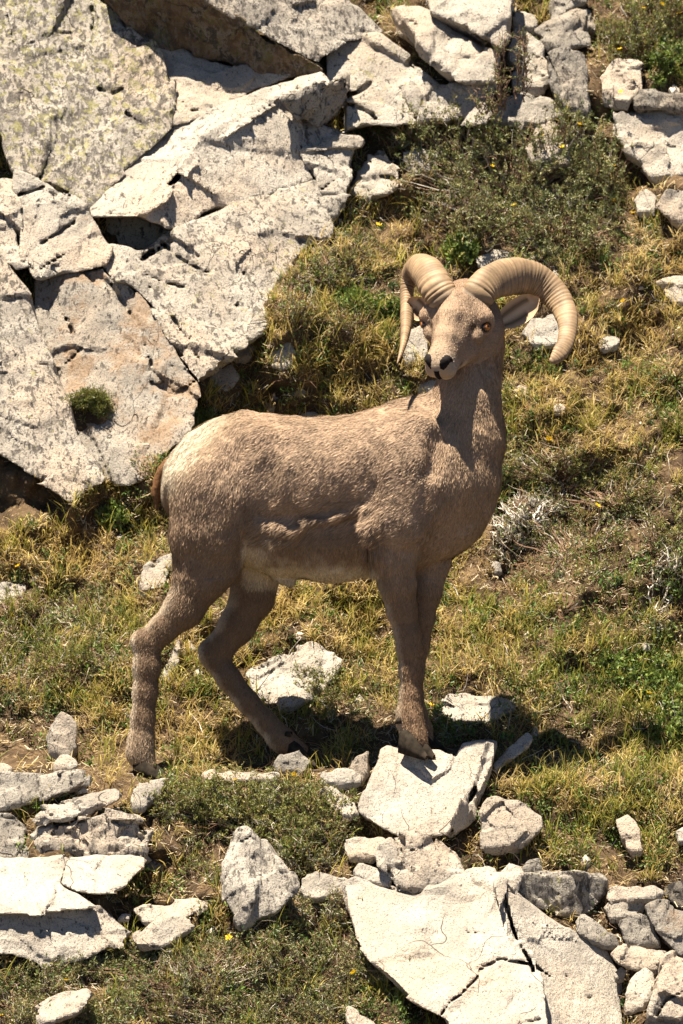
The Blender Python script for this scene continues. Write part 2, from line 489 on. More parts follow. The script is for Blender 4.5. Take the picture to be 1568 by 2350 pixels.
def carve_chain(pts, r, k=0.004):
    for a, b in zip(pts[:-1], pts[1:]):
        R_ = r + 0.02
        bl = np.minimum(a, b) - R_; bh = np.maximum(a, b) + R_
        i0 = ((bl - Flo) / GRIDH).astype(int); i1 = ((bh - Flo) / GRIDH).astype(int) + 2
        sl = tuple(slice(max(0, i0[i]), i1[i]) for i in range(3))
        X = Fax[0][sl[0], None, None] - a[0]; Y = Fax[1][None, sl[1], None] - a[1]; Z = Fax[2][None, None, sl[2]] - a[2]
        ab = b - a
        t = np.clip((X * ab[0] + Y * ab[1] + Z * ab[2]) / (ab @ ab), 0, 1)
        dd = np.sqrt((X - t * ab[0]) ** 2 + (Y - t * ab[1]) ** 2 + (Z - t * ab[2]) ** 2) - r
        F[sl] = smax(F[sl], -dd.astype(np.float32), k)

def surf_point(p, direction, far=0.25):
    """march from p along direction (towards the body) to the skin"""
    direction = np.asarray(direction, float); direction = direction / np.linalg.norm(direction)
    for t in np.arange(0, far, 0.001):
        q = p + direction * t
        i = np.round((q - Flo) / GRIDH).astype(int)
        if (i >= 0).all() and (i < F.shape).all() and F[tuple(i)] < 0:
            return q
    return p
# hollows between the muscles: hip, behind the shoulder, throat, chest, thigh
def hollow(pts, r, k):
    carve_chain([P(*p) for p in pts], r * S0, k * S0)
hollow([(640, 1000, lat(640) - 150), (612, 1080, lat(612) - 152), (598, 1170, lat(598) - 142)], 18, 34)
hollow([(862, 1030, lat(862) - 158), (846, 1110, lat(846) - 158), (838, 1180, lat(838) - 152)], 15, 30)
hollow([(1000, 1240, lat(1000) - 118), (950, 1268, lat(950) - 128)], 10, 18)
hollow([(1006, 1010, lat(1006) - 118), (992, 1080, lat(992) - 140)], 14, 30)
hollow([(566, 1236, lat(566) - 118), (552, 1290, lat(552) - 96)], 10, 18)
hollow([(700, 1000, lat(700) - 140), (790, 1010, lat(790) - 140)], 8, 30)
# mouth line and eye hollows
for sg in (-1, 1):
    pts = [surf_point(H(sg * r, f, n) + (HF * 1.2 + HR * sg * 1.0 - HN * 0.2) * 0.06, -(HF * 1.2 + HR * sg * 1.0 - HN * 0.2), 0.2)
           for r, f, n in ((0, 224, -67), (14, 220, -69), (28, 203, -71), (36, 182, -66))]
    carve_chain(pts, 0.0022, 0.003)
    carve_chain([H(0, 238, -40), H(0, 234, -64)], 0.002, 0.003)
EYES = []
for sg in (-1, 1):
    dirv = HR * sg * 1.0 + HN * 0.45 + HF * 0.05
    c0 = H(sg * 60, 98, -58)
    s_ = surf_point(c0 + dirv * 0.08, -dirv, 0.16)
    EYES.append((s_ - dirv / np.linalg.norm(dirv) * 0.0098, dirv / np.linalg.norm(dirv)))
    carve_chain([s_ - dirv * 0.002, s_ + dirv * 0.004], 0.0125, 0.006)

bv, bq = surface_nets(F, Flo, GRIDH)
# soft lumps of the coat
g0 = np.gradient(F, GRIDH)
def sample_grad(p):
    i = np.clip(np.round((p - Flo) / GRIDH).astype(int), 0, np.array(F.shape) - 1)
    g = np.stack([g0[k][i[:, 0], i[:, 1], i[:, 2]] for k in range(3)], 1)
    return g / np.maximum(np.linalg.norm(g, axis=1, keepdims=True), 1e-6)
bn = sample_grad(bv)
hu, hv = UV(bv)
_rel = bv - H(0, 0, 0)
hf = _rel @ HF / S0; hr = _rel @ HR / S0; hn = _rel @ HN / S0
def head_mask(f, r, n, v):
    return (f > -60) & (np.abs(r) < 130) & (n > np.where(f > 150, -106, -170 + 0.32 * np.maximum(f, 0))) & (v < 912)
is_head = head_mask(hf, hr, hn, hv)
lump = fbm(bv * np.array([22, 22, 13]), 3, 31) * 0.006 + noise(bv * 9, 35) * 0.008
lump = lump * np.where(is_head, 0.15, np.where(hv > 1330, 0.08, 1.0))
bv = bv + bn * lump[:, None]

def coat_colour(p, n):
    u, v = UV(p)
    rel = p - H(0, 0, 0)
    f = rel @ HF / S0; r = rel @ HR / S0; nn = rel @ HN / S0
    d = p[:, 1] / S0
    head = head_mask(f, r, nn, v)
    m = fbm(p * 14, 3, 51)[:, None]
    base = np.array([0.335, 0.232, 0.155]) * (1 + 0.25 * m)
    def mixc(c, w, col):
        w = np.clip(w, 0, 1)[:, None]
        return c * (1 - w) + np.array(col) * w
    c = base
    jag = 22 * fbm(p * 30, 3, 54)
    # darker thigh and lower flank band
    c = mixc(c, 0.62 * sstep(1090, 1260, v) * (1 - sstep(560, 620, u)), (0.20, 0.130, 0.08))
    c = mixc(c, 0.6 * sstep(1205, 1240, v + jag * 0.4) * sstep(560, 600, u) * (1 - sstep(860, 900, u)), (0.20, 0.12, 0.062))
    # neck front and chest a shade lighter
    c = mixc(c, 0.45 * sstep(985, 1080, u) * (1 - sstep(1250, 1300, v)), (0.40, 0.275, 0.17))
    # cream belly
    belly = sstep(1272, 1322, v + jag + (700 - u) * 0.05) * sstep(552, 575, u + jag * 0.3) * (1 - sstep(850, 885, u)) * (1 - sstep(1345, 1360, v)) * (d < lat(u) + 75)
    c = mixc(c, belly * 0.95, (0.62, 0.50, 0.33))
    inner = sstep(1225, 1270, v + jag) * sstep(548, 565, u) * (1 - sstep(600, 650, u + (v - 1250) * 0.6)) * (v < 1345) * (d < lat(u) + 40)
    c = mixc(c, inner * 0.9, (0.58, 0.47, 0.32))
    # white rump
    t = ((506 - u) * 0.80 + (1108 - v) * 0.60) / 138
    c = mixc(c, sstep(0.48, 0.80, t + jag * 0.004) * (1 - sstep(1170, 1235, v)), (0.85, 0.76, 0.60))
    c = mixc(c, 0.55 * sstep(0.25, 0.6, t + jag * 0.004) * (1 - sstep(1130, 1210, v)), (0.46, 0.34, 0.22))
    # legs
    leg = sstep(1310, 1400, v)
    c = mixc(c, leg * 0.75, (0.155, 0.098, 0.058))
    c = mixc(c, leg * sstep(0.35, 0.85, -n[:, 0]) * 0.85, (0.62, 0.50, 0.36))  # cream rear edges, brightened to paint in the sun's rim light
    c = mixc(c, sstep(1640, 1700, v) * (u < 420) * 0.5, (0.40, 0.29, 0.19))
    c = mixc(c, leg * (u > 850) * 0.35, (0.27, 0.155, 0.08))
    c = c * (1 + 0.08 * fbm(p * 40, 2, 61)[:, None] * leg[:, None])
    # face
    hc = np.array([0.32, 0.22, 0.147]) * (1 + 0.18 * m)
    hc = mixc(hc, 0.8 * sstep(182, 214, f + jag * 0.4) * (1 - sstep(45, 62, np.abs(r))), (0.46, 0.365, 0.27))
    hc = mixc(hc, 0.5 * sstep(70, 110, f) * (1 - sstep(18, 34, np.abs(r))) * (nn > -45), (0.42, 0.30, 0.20))
    hc = mixc(hc, sstep(70, 82, -nn) * sstep(160, 185, f) * (1 - sstep(36, 55, np.abs(r))) * 0.8, (0.60, 0.50, 0.36))
    hc = mixc(hc, 0.4 * sstep(70, 110, -nn) * sstep(60, 110, f), (0.40, 0.285, 0.19))
    hc = mixc(hc, 0.5 * (1 - sstep(30, 70, f)), (0.22, 0.135, 0.08))
    # dark lids and tear gland
    for (e, dv), sg in zip(EYES, (-1, 1)):
        de = np.linalg.norm(p - e, axis=1)
        hc = mixc(hc, 1 - sstep(0.0125, 0.019, de), (0.035, 0.022, 0.015))
        gl = np.linalg.norm(p - (e + HF * 0.010 - HR * sg * 0.030 + HN * 0.012), axis=1)
        hc = mixc(hc, 0.9 * (1 - sstep(0.005, 0.014, gl)), (0.06, 0.035, 0.02))
    # mouth line
    ml = np.exp(-((nn + 67 + 0.10 * (218 - f)) / 3.4) ** 2) * sstep(180, 190, f)
    hc = mixc(hc, 0.85 * ml, (0.05, 0.035, 0.03))
    c = np.where(head[:, None], hc, c) * 0.86
    return np.clip(c, 0.004, 0.9), head

M_SKIN = fur_material('fur_skin'); M_FUR = fur_material('fur_hair', 0.6, False)
base_loc = P(640, 1770, 40)
ram = empty('bighorn_ram', base_loc)
tag(ram, 'brown bighorn ram with thick curled horns standing on the rocky slope', 'ram')
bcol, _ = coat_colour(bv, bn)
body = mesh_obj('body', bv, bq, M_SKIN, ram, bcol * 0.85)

# hair: short tapered blades lying along the coat
me = body.data
tri = np.concatenate([bq[:, [0, 1, 2]], bq[:, [0, 2, 3]]])
e1 = bv[tri[:, 1]] - bv[tri[:, 0]]; e2 = bv[tri[:, 2]] - bv[tri[:, 0]]
cr = np.cross(e1, e2); area = np.linalg.norm(cr, axis=1)
wt = area * np.where(bn[tri[:, 0], 1] < 0.35, 1.0, 0.25)
tu, tv = UV(bv[tri[:, 0]])
NH = 180000
pick = RNG.choice(len(tri), NH, p=wt / wt.sum())
r1 = np.sqrt(RNG.random(NH)); r2 = RNG.random(NH)
hp = bv[tri[pick, 0]] * (1 - r1)[:, None] + bv[tri[pick, 1]] * (r1 * (1 - r2))[:, None] + bv[tri[pick, 2]] * (r1 * r2)[:, None]
hnrm = bn[tri[pick, 0]]
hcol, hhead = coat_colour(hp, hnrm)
u_, v_ = UV(hp)
flow = np.tile(np.array([-0.8, 0.1, -0.62]), (NH, 1))
flow[v_ > 1250] = (-0.12, -0.05, -1.0)
flow[u_ < 560] = (-0.35, -0.05, -0.95)
nk = (u_ > 995) & ~hhead
flow[nk] = (-0.15, -0.1, -1.0)
flow[hhead] = -HF * 0.9 + np.array([0, 0, 0.0])
muz = hhead & (((hp - H(0, 0, 0)) @ HF / S0) > 150)
flow[muz] = HN * -0.7 - HF * 0.3
flow = flow + 0.35 * np.stack([noise(hp * 18, 71), noise(hp * 18, 72), noise(hp * 18, 73)], 1) + RNG.normal(0, 0.16, (NH, 3))
flow = flow - hnrm * (flow * hnrm).sum(1)[:, None]
flow /= np.maximum(np.linalg.norm(flow, axis=1, keepdims=True), 1e-6)
Lh = 0.0105 * (0.7 + 0.6 * RNG.random(NH))
Lh[v_ > 1380] *= 0.6
Lh[hhead] *= 0.42
Lh[muz] *= 0.6
tuft = ((u_ > 835) & (u_ < 885) & (v_ > 1150) & (v_ < 1330)) | ((u_ > 580) & (u_ < 720) & (v_ > 1190) & (v_ < 1250)) | ((u_ > 700) & (u_ < 850) & (v_ > 1150) & (v_ < 1215))
Lh[tuft] *= 2.3
keep = np.ones(NH, bool)
for e, dv in EYES:
    keep &= np.linalg.norm(hp - e, axis=1) > 0.0165
keep &= ~((((hp - H(0, 226, -40)) ** 2).sum(1)) < 0.030 ** 2)
hp, hnrm, hcol, flow, Lh = hp[keep], hnrm[keep], hcol[keep], flow[keep], Lh[keep]; NH = len(hp)
side = np.cross(flow, hnrm)
wd = 0.00062 * (0.7 + 0.7 * RNG.random(NH))
lift = 0.10 + 0.20 * RNG.random(NH)
p1 = hp + flow * (Lh * 0.5)[:, None] + hnrm * (Lh * lift * 0.75)[:, None]
p2 = hp + flow * Lh[:, None] + hnrm * (Lh * lift * 0.95)[:, None]
sv = side * wd[:, None]
V = np.stack([hp - sv, hp + sv, p1 - sv * 0.8, p1 + sv * 0.8, p2], 1).reshape(-1, 3)
b5 = np.arange(NH)[:, None] * 5
Ft = np.concatenate([b5 + np.array([[0, 1, 3]]), b5 + np.array([[0, 3, 2]]), b5 + np.array([[2, 3, 4]])])
bri = (1 + 0.20 * RNG.normal(0, 1, NH)).clip(0.55, 1.6)[:, None]
hc_ = hcol * bri
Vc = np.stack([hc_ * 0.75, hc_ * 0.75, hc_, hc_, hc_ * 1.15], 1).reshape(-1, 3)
rn = RNG.normal(0, 0.33, (NH, 3)) + hnrm
rn /= np.linalg.norm(rn, axis=1, keepdims=True)
Vn = np.repeat(rn, 5, 0)
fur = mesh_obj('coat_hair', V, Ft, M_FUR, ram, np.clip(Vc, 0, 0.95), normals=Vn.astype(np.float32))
fur['kind'] = 'stuff'

# ---- horns
def horn_material():
    m, nt, out = new_mat('horn'); q = NT(nt)
    at = q.n('ShaderNodeAttribute', attribute_name='Col').outputs[0]
    co = q.n('ShaderNodeTexCoord').outputs['Object']
    n = q.noise(co, 120, 5, 0.7)
    c = q.mix(q.mr(n, 0.35, 0.7), at, (0.20, 0.13, 0.07), 'MIX')
    c = q.mix(0.55, at, c)
    bp = q.n('ShaderNodeBump', {'Strength': 0.4, 'Distance': 0.002, 'Height': n})
    pr = q.n('ShaderNodeBsdfPrincipled', {'Base Color': c, 'Roughness': 0.6, 'Specular IOR Level': 0.3, 'Normal': bp.outputs[0]})
    nt.links.new(pr.outputs[0], out.inputs[0])
    return m
M_HORN = horn_material()

def catmull(pts, n):
    pts = np.asarray(pts, float)
    pp = np.vstack([2 * pts[0] - pts[1], pts, 2 * pts[-1] - pts[-2]])
    t = np.linspace(0, len(pts) - 1 - 1e-6, n)
    i = t.astype(int); f = (t - i)[:, None]
    a, b, c, d = pp[i], pp[i + 1], pp[i + 2], pp[i + 3]
    return 0.5 * (2 * b + (c - a) * f + (2 * a - 5 * b + 4 * c - d) * f ** 2 + (3 * b - a - 3 * c + d) * f ** 3)

def horn(pts, outer):
    """pts: (u,v,d, half width seen, half thickness in depth); outer: side (+1/-1) of the keel"""
    q = catmull(pts, 260)
    cen = P(q[:, 0], q[:, 1], q[:, 2]); hw = q[:, 3] * S0; hd = q[:, 4] * S0
    tan = np.gradient(cen, axis=0); seg = np.linalg.norm(tan, axis=1); tan /= seg[:, None]
    arc = np.concatenate([[0], np.cumsum(np.linalg.norm(np.diff(cen, axis=0), axis=1))])
    view = np.array([0, 1.0, 0])
    sd = np.cross(tan, view); 
    # keep the frame steady where the tube points away
    for i in range(1, len(sd)):
        if np.linalg.norm(sd[i]) < 0.3: sd[i] = sd[i - 1]
        if sd[i] @ sd[i - 1] < 0: sd[i] = -sd[i]
    for _ in range(12):
        sd[1:-1] = (sd[:-2] + sd[1:-1] * 2 + sd[2:]) / 4
    sd -= tan * (sd * tan).sum(1)[:, None]
    sd /= np.linalg.norm(sd, axis=1, keepdims=True)
    dp = np.cross(sd, tan)
    K = 40
    th = np.linspace(0, 2 * np.pi, K, endpoint=False)
    # rounded triangle: broad keel on the outer curve, thin on the inner
    cx = np.cos(th) * outer; sy = np.sin(th)
    keel = 1 + 0.07 * np.cos(3 * th)
    wthin = 0.72 + 0.28 * (np.cos(th) * 0.5 + 0.5)
    jit = noise(np.stack([arc * 34, 0 * arc, 0 * arc], 1), 81 + int(pts[0][0])) * 2.6 + noise(np.stack([arc * 90, 0 * arc, 0 * arc], 1), 82) * 0.9
    fr = 128 + 30 * (arc / arc[-1])
    ph = np.cumsum(np.concatenate([[0], np.diff(arc)]) * fr * 6.283 / 1.6) + jit * 2.0
    ring = np.abs(np.sin(ph / 2)) ** 0.6
    big = np.clip(noise(np.stack([arc * 22, 0 * arc + 3, 0 * arc], 1), 83) * 2.2, -0.6, 1)
    amp = 0.0055 * np.clip(1.15 - arc / arc[-1] * 0.65, 0.25, 1)
    ringT = ring[:, None] * (0.35 + 0.65 * np.clip(np.cos(th)[None] * 0.7 + 0.5, 0.1, 1))
    rad_s = hw[:, None] * (cx * keel)[None]
    rad_d = hd[:, None] * (sy * keel * wthin)[None]
    base = cen[:, None] + sd[:, None] * rad_s[..., None] + dp[:, None] * rad_d[..., None]
    nrm = base - cen[:, None]; nl = np.linalg.norm(nrm, axis=2, keepdims=True); nrm = nrm / np.maximum(nl, 1e-6)
    fade = np.clip(hw / 0.02, 0.15, 1)[:, None]
    disp = amp[:, None] * (ringT - 0.5) * fade + 0.0016 * big[:, None] * fade
    V = (base + nrm * disp[..., None]).reshape(-1, 3)
    n = len(q)
    ii = np.arange(n * K).reshape(n, K)
    f = np.stack([ii[:-1], np.roll(ii, -1, 1)[:-1], np.roll(ii, -1, 1)[1:], ii[1:]], -1).reshape(-1, 4)
    cv = np.array([0.225, 0.152, 0.088])[None, None] * (0.50 + 0.65 * ring[:, None, None]) * np.ones((1, K, 1))
    foot = (1 - sstep(0.0, 0.03, arc))[:, None, None]
    cv = cv * (1 - foot * 0.8) + np.array([0.42, 0.39, 0.36]) * foot * 0.8
    cv = cv * (1 + 0.28 * noise((V * 60), 85).reshape(n, K, 1) + 0.5 * fbm(V * 22, 3, 87).reshape(n, K, 1))
    grow = np.clip(noise(np.stack([arc * 14, 0 * arc + 9, 0 * arc], 1), 88) * 2.2 - 0.35, 0, 0.6)[:, None, None]
    cv = cv * (1 - grow)
    # close both ends
    V = np.vstack([V, cen[:1], cen[-1:] + tan[-1:] * 0.004])
    cc = np.vstack([cv.reshape(-1, 3), cv[0, :1], cv[-1, :1]])
    r0 = np.arange(K); r1_ = np.roll(r0, -1)
    cap0 = np.stack([np.full(K, n * K), r1_, r0, np.full(K, n * K)], 1)
    cap1 = np.stack([np.full(K, n * K + 1), r0 + (n - 1) * K, r1_ + (n - 1) * K, np.full(K, n * K + 1)], 1)
    tri_ = np.concatenate([np.stack([f[:, 0], f[:, 1], f[:, 2]], 1), np.stack([f[:, 0], f[:, 2], f[:, 3]], 1), cap0[:, :3], cap1[:, :3]])
    return mesh_obj('horn', V, tri_, M_HORN, ram, np.clip(cc, 0.01, 0.9))
def hz(a, b): return 889.3 + a * 0.2927, 562.2 + b * 0.2927
def hpts(L, hy):
    return [(*hz(a, b), hy + d, w * 0.2927, t * 0.2927) for a, b, d, w, t in L]
hornR = horn(hpts([(655, 450, -30, 96, 80), (700, 385, -36, 122, 96), (750, 320, -22, 130, 104), (850, 262, 15, 140, 108), (1000, 230, 62, 144, 104), (1170, 262, 90, 130, 94), (1310, 372, 90, 114, 84),
                   (1398, 510, 62, 94, 72), (1424, 640, 22, 74, 60), (1405, 765, -14, 66, 50), (1360, 845, -40, 60, 40), (1318, 893, -54, 44, 30), (1284, 916, -62, 22, 16)], HEAD_O[2] + 20), -1)
hornL = horn(hpts([(480, 455, -20, 96, 88), (432, 385, -22, 124, 104), (385, 310, -6, 132, 112), (330, 215, 45, 128, 122), (255, 170, 105, 106, 122), (185, 220, 145, 78, 112), (150, 330, 152, 56, 100),
                   (146, 450, 132, 51, 84), (146, 560, 95, 49, 70), (140, 660, 52, 41, 58), (127, 760, 10, 28, 44), (104, 850, -25, 17, 26), (78, 925, -48, 5, 7)], HEAD_O[2] + 20), 1)

# ---- ears: cupped leaves
def ear(pts_c, widths, up, depth):
    c = catmull(pts_c, 24); w = np.interp(np.linspace(0, 1, 24), np.linspace(0, 1, len(widths)), widths)
    cen = P(c[:, 0], c[:, 1], c[:, 2])
    tan = np.gradient(cen, axis=0); tan /= np.linalg.norm(tan, axis=1, keepdims=True)
    upv = np.array(up, float)
    upv = upv - tan * (tan @ upv)[:, None]; upv /= np.linalg.norm(upv, axis=1, keepdims=True)
    bk = np.cross(tan, upv); bk *= np.where(bk[:, 1:2] < 0, -1, 1)
    K = 13
    a = np.linspace(-1, 1, K)
    wS = (w * S0)[:, None, None]
    inn = cen[:, None] + upv[:, None] * (a[None, :, None] * wS) + bk[:, None] * ((1 - a ** 2)[None, :, None] * wS * depth)
    outv = inn + bk[:, None] * 0.005 * (1 - np.abs(a) ** 3)[None, :, None]
    V = np.vstack([inn.reshape(-1, 3), outv.reshape(-1, 3)])
    n = len(c); ii = np.arange(n * K).reshape(n, K)
    f = np.stack([ii[:-1, :-1], ii[1:, :-1], ii[1:, 1:], ii[:-1, 1:]], -1).reshape(-1, 4)
    f = np.vstack([f, f[:, ::-1] + n * K])
    col = np.empty((2, n, K, 3)); col[:] = (0.46, 0.32, 0.20)
    t = np.linspace(0, 1, n)
    darkm = np.exp(-((a[None] - 0.45) / 0.25) ** 2) * (t[:, None] < 0.7) + np.exp(-((a[None] + 0.5) / 0.22) ** 2) * (t[:, None] < 0.55)
    col[0] = col[0] * (1 - 0.75 * np.clip(darkm, 0, 1)[..., None])
    mid = np.exp(-(a[None] / 0.2) ** 2)[..., None] * (t[:, None, None] < 0.8)
    col[0] = col[0] * (1 - 0.5 * mid) + np.array([0.50, 0.40, 0.29]) * 0.5 * mid
    o = mesh_obj('ear', V, f, M_SKIN, ram, col.reshape(-1, 3))
    return o
e0 = hz(870, 620); e1_ = hz(1000, 540); e2_ = hz(1110, 465); e3 = hz(1188, 415)
ear([(*e0, HEAD_O[2] + 62), (*e1_, HEAD_O[2] + 64), (*e2_, HEAD_O[2] + 66), (*e3, HEAD_O[2] + 62)], [14, 27, 31, 29, 21, 4], (-0.45, 0.0, 0.9), 0.42)
l0 = hz(300, 560); l1 = hz(250, 510); l2 = hz(205, 455); l3 = hz(180, 410)
ear([(*l0, HEAD_O[2] + 100), (*l1, HEAD_O[2] + 108), (*l2, HEAD_O[2] + 114), (*l3, HEAD_O[2] + 116)], [12, 25, 29, 27, 20, 5], (0.5, -0.5, 0.8), 0.4)

# ---- eyes
def eye_material():
    m, nt, out = new_mat('amber_eye'); q = NT(nt)
    at = q.n('ShaderNodeAttribute', attribute_name='Col').outputs[0]
    pr = q.n('ShaderNodeBsdfPrincipled', {'Base Color': at, 'Roughness': 0.12, 'Specular IOR Level': 0.5, 'Coat Weight': 0.5})
    nt.links.new(pr.outputs[0], out.inputs[0]); return m
M_EYE = eye_material()
for e, dv in EYES:
    K, L_ = 24, 18
    th = np.linspace(0, np.pi, L_); ph = np.linspace(0, 2 * np.pi, K, endpoint=False)
    ax1 = np.cross(dv, np.array([0, 0, 1.0])); ax1 /= np.linalg.norm(ax1); ax2 = np.cross(ax1, dv)
    T, PH = np.meshgrid(th, ph, indexing='ij')
    V = e + 0.0125 * (np.cos(T)[..., None] * dv + np.sin(T)[..., None] * (np.cos(PH)[..., None] * ax1 + np.sin(PH)[..., None] * ax2))
    ii = np.arange(L_ * K).reshape(L_, K)
    f = np.stack([ii[:-1], ii[1:], np.roll(ii, -1, 1)[1:], np.roll(ii, -1, 1)[:-1]], -1).reshape(-1, 4)
    col = np.empty((L_, K, 3)); col[:] = (0.02, 0.012, 0.008)
    col[T < 1.02] = (0.16, 0.05, 0.008); col[T < 0.80] = (0.36, 0.125, 0.016)
    eo = mesh_obj('eye', V.reshape(-1, 3), np.concatenate([f[:, :3], f[:, [0, 2, 3]]]), M_EYE, ram, col.reshape(-1, 3))
    # bar shaped pupil, laid on the front of the eyeball
    aa = np.linspace(-1, 1, 9)
    pr_ = []
    for s2 in (1, -1):
        for a in aa:
            hh = 0.0030 * math.sqrt(max(0, 1 - (a * 0.93) ** 4)) * s2
            w = np.array([a * 0.0068, hh])
            rr = 0.0130
            pr_.append(e + dv * math.sqrt(rr ** 2 - w @ w) + ax1 * w[0] + ax2 * w[1])
    pf = [(i, i + 1, i + 10, i + 9) for i in range(8)]
    mesh_obj('pupil', pr_, pf, plain_material('pupil_black', (0.006, 0.005, 0.005), 0.1, 0.5, 0), eo, smooth=True)

# ---- nose pad: two dark nostrils joined by a groove
def tube_mesh(pts, rad, K=8):
    pts = np.asarray(pts, float); rad = np.asarray(rad, float)
    tan = np.gradient(pts, axis=0); tan /= np.linalg.norm(tan, axis=1, keepdims=True)
    a = np.cross(tan, np.array([0.31, 0.2, 0.93])); a /= np.linalg.norm(a, axis=1, keepdims=True)
    b = np.cross(tan, a)
    th = np.linspace(0, 2 * np.pi, K, endpoint=False)
    V = pts[:, None] + rad[:, None, None] * (np.cos(th)[None, :, None] * a[:, None] + np.sin(th)[None, :, None] * b[:, None])
    n = len(pts); ii = np.arange(n * K).reshape(n, K)
    f = np.stack([ii[:-1], np.roll(ii, -1, 1)[:-1], np.roll(ii, -1, 1)[1:], ii[1:]], -1).reshape(-1, 4)
    return V.reshape(-1, 3), f
def join(parts):
    V = []; Fc = []; o = 0
    for v, f in parts:
        V.append(v); Fc.append(np.asarray(f) + o); o += len(v)
    return np.vstack(V), np.vstack(Fc)
nose_parts = []
ndir = HF * 0.9 + HN * 0.45
def on_face(r, f, n, dirv, lift=0.0):
    s = surf_point(H(r, f, n) + dirv / np.linalg.norm(dirv) * 0.08, -dirv, 0.2)
    return s + dirv / np.linalg.norm(dirv) * lift
for sg in (-1, 1):
    dn = HF * 0.9 + HN * 0.35 + HR * sg * 0.35
    pts = [on_face(sg * r, 212, n, dn, -0.0095) for r, n in ((2, -40), (7, -34), (13, -25), (20, -20), (26, -24), (29, -31))]
    nose_parts.append(tube_mesh(catmull(pts, 16), np.interp(np.linspace(0, 1, 16), [0, 0.35, 0.65, 1], [0.0105, 0.0140, 0.0140, 0.006])))
pts = [on_face(0, 212, n, HF, -0.0065) for n in (-32, -44, -56, -64)]
nose_parts.append(tube_mesh(catmull(pts, 12), np.interp(np.linspace(0, 1, 12), [0, 0.3, 1], [0.0125, 0.0095, 0.006])))
nv, nf = join(nose_parts)
mesh_obj('nose', nv, nf, plain_material('nose_black', (0.010, 0.008, 0.008), 0.8, 0.1, 0.3), ram)

# ---- tail
tv_, tf_ = tube_mesh(catmull([P(400, 1052, lat(400) + 20), P(374, 1082, lat(375) + 24), P(361, 1120, lat(362) + 26), P(360, 1168, lat(360) + 26)], 24), np.interp(np.linspace(0, 1, 24), [0, 0.3, 0.75, 1], [13, 15, 12, 3]) * S0, 12)
tv_ = tv_ + 0.003 * np.stack([noise(tv_ * 90, 5), noise(tv_ * 90, 6), noise(tv_ * 90, 7)], 1)
mesh_obj('tail', tv_, tf_, plain_material('tail_hair', (0.13, 0.065, 0.03), 0.8, 0.1, 0.4, 150), ram)

# ---- cloven hooves
M_HOOF = plain_material('hoof_horn', (0.022, 0.017, 0.012), 0.85, 0.08, 0.45, 60)
def hoof(u, v, d, dirx, diry, ln, wd_, ht, drop=0.0):
    """two toes pointing along (dirx,diry) with dewclaws behind"""
    o = P(u, v, d); fw = np.array([dirx, diry, -drop]); fw = fw / np.linalg.norm(fw)
    sdv = np.cross(fw, np.array([0, 0, 1.0])); sdv /= np.linalg.norm(sdv); upv = np.cross(sdv, fw)
    parts = []
    for sg in (-1, 1):
        sec = []
        for t, hh, ww in ((-0.55, 0.95, 0.42), (-0.3, 1.12, 0.5), (0.0, 1.0, 0.52), (0.35, 0.74, 0.48), (0.7, 0.46, 0.40), (0.95, 0.22, 0.26)):
            ring = []
            for a, b in ((-1, 0), (-1, 0.45), (-0.72, 0.9), (0, 1.0), (0.72, 0.9), (1, 0.45), (1, 0), (0, -0.03)):
                taper = 1 - 0.25 * b
                ring.append(o + fw * (t * ln - b * hh * ln * 0.18) + sdv * ((sg * 0.54 + a * ww * taper) * wd_) + upv * (b * hh * ht))
            sec.append(ring)
        sec = np.array(sec); n, K = sec.shape[:2]
        # refine for roundness
        V = sec.reshape(-1, 3); ii = np.arange(n * K).reshape(n, K)
        f = np.stack([ii[:-1], np.roll(ii, -1, 1)[:-1], np.roll(ii, -1, 1)[1:], ii[1:]], -1).reshape(-1, 4)
        cap = [(ii[0, 0], ii[0, i], ii[0, i + 1], ii[0, i + 1]) for i in range(1, K - 1)] + [(ii[-1, 0], ii[-1, i + 1], ii[-1, i], ii[-1, i]) for i in range(1, K - 1)]
        tri_ = np.vstack([f[:, :3], f[:, [0, 2, 3]], np.array(cap)[:, :3]])
        parts.append((V, tri_))
        dc = o - fw * ln * 0.95 + sdv * sg * wd_ * 0.6 + upv * ht * 1.35
        tv2, tf2 = tube_mesh([dc + fw * 0.012 + upv * 0.004, dc, dc - fw * 0.008 - upv * 0.008], [0.008, 0.009, 0.004], 8)
        parts.append((tv2, np.vstack([tf2[:, :3], tf2[:, [0, 2, 3]]])))
    V, f = join(parts)
    return mesh_obj('hoof', V, f, M_HOOF, ram)
hoof(340, 1784, lat(330) - 92, 0.85, -0.5, 0.056, 0.030, 0.052, 0.12)
hoof(690, 1748, lat(690) + 44, 0.93, -0.35, 0.056, 0.028, 0.046, 0.3)
hoof(950, 1733, lat(950) - 74, 0.80, -0.60, 0.060, 0.031, 0.060, 0.22)
hoof(982, 1724, lat(970) + 2, 0.85, -0.5, 0.052, 0.028, 0.050, 0.15)

# ------------------------------------------------------------------ rocks
def hull_planes(pts):
    bm = bmesh.new()
    for p in pts: bm.verts.new(p)
    r = bmesh.ops.convex_hull(bm, input=bm.verts)
    bm.normal_update()
    cen = np.mean(pts, 0)
    pl = []
    for f in bm.faces:
        n = np.array(f.normal); c = np.array(f.calc_center_median())
        if np.linalg.norm(n) < 0.5: continue
        if n @ (cen - c) > 0: n = -n
        w = n @ c
        if not any((n @ m) > 0.9995 and abs(w - k) < 2e-3 for m, k in pl): pl.append((n, w))
    bm.free()
    return pl

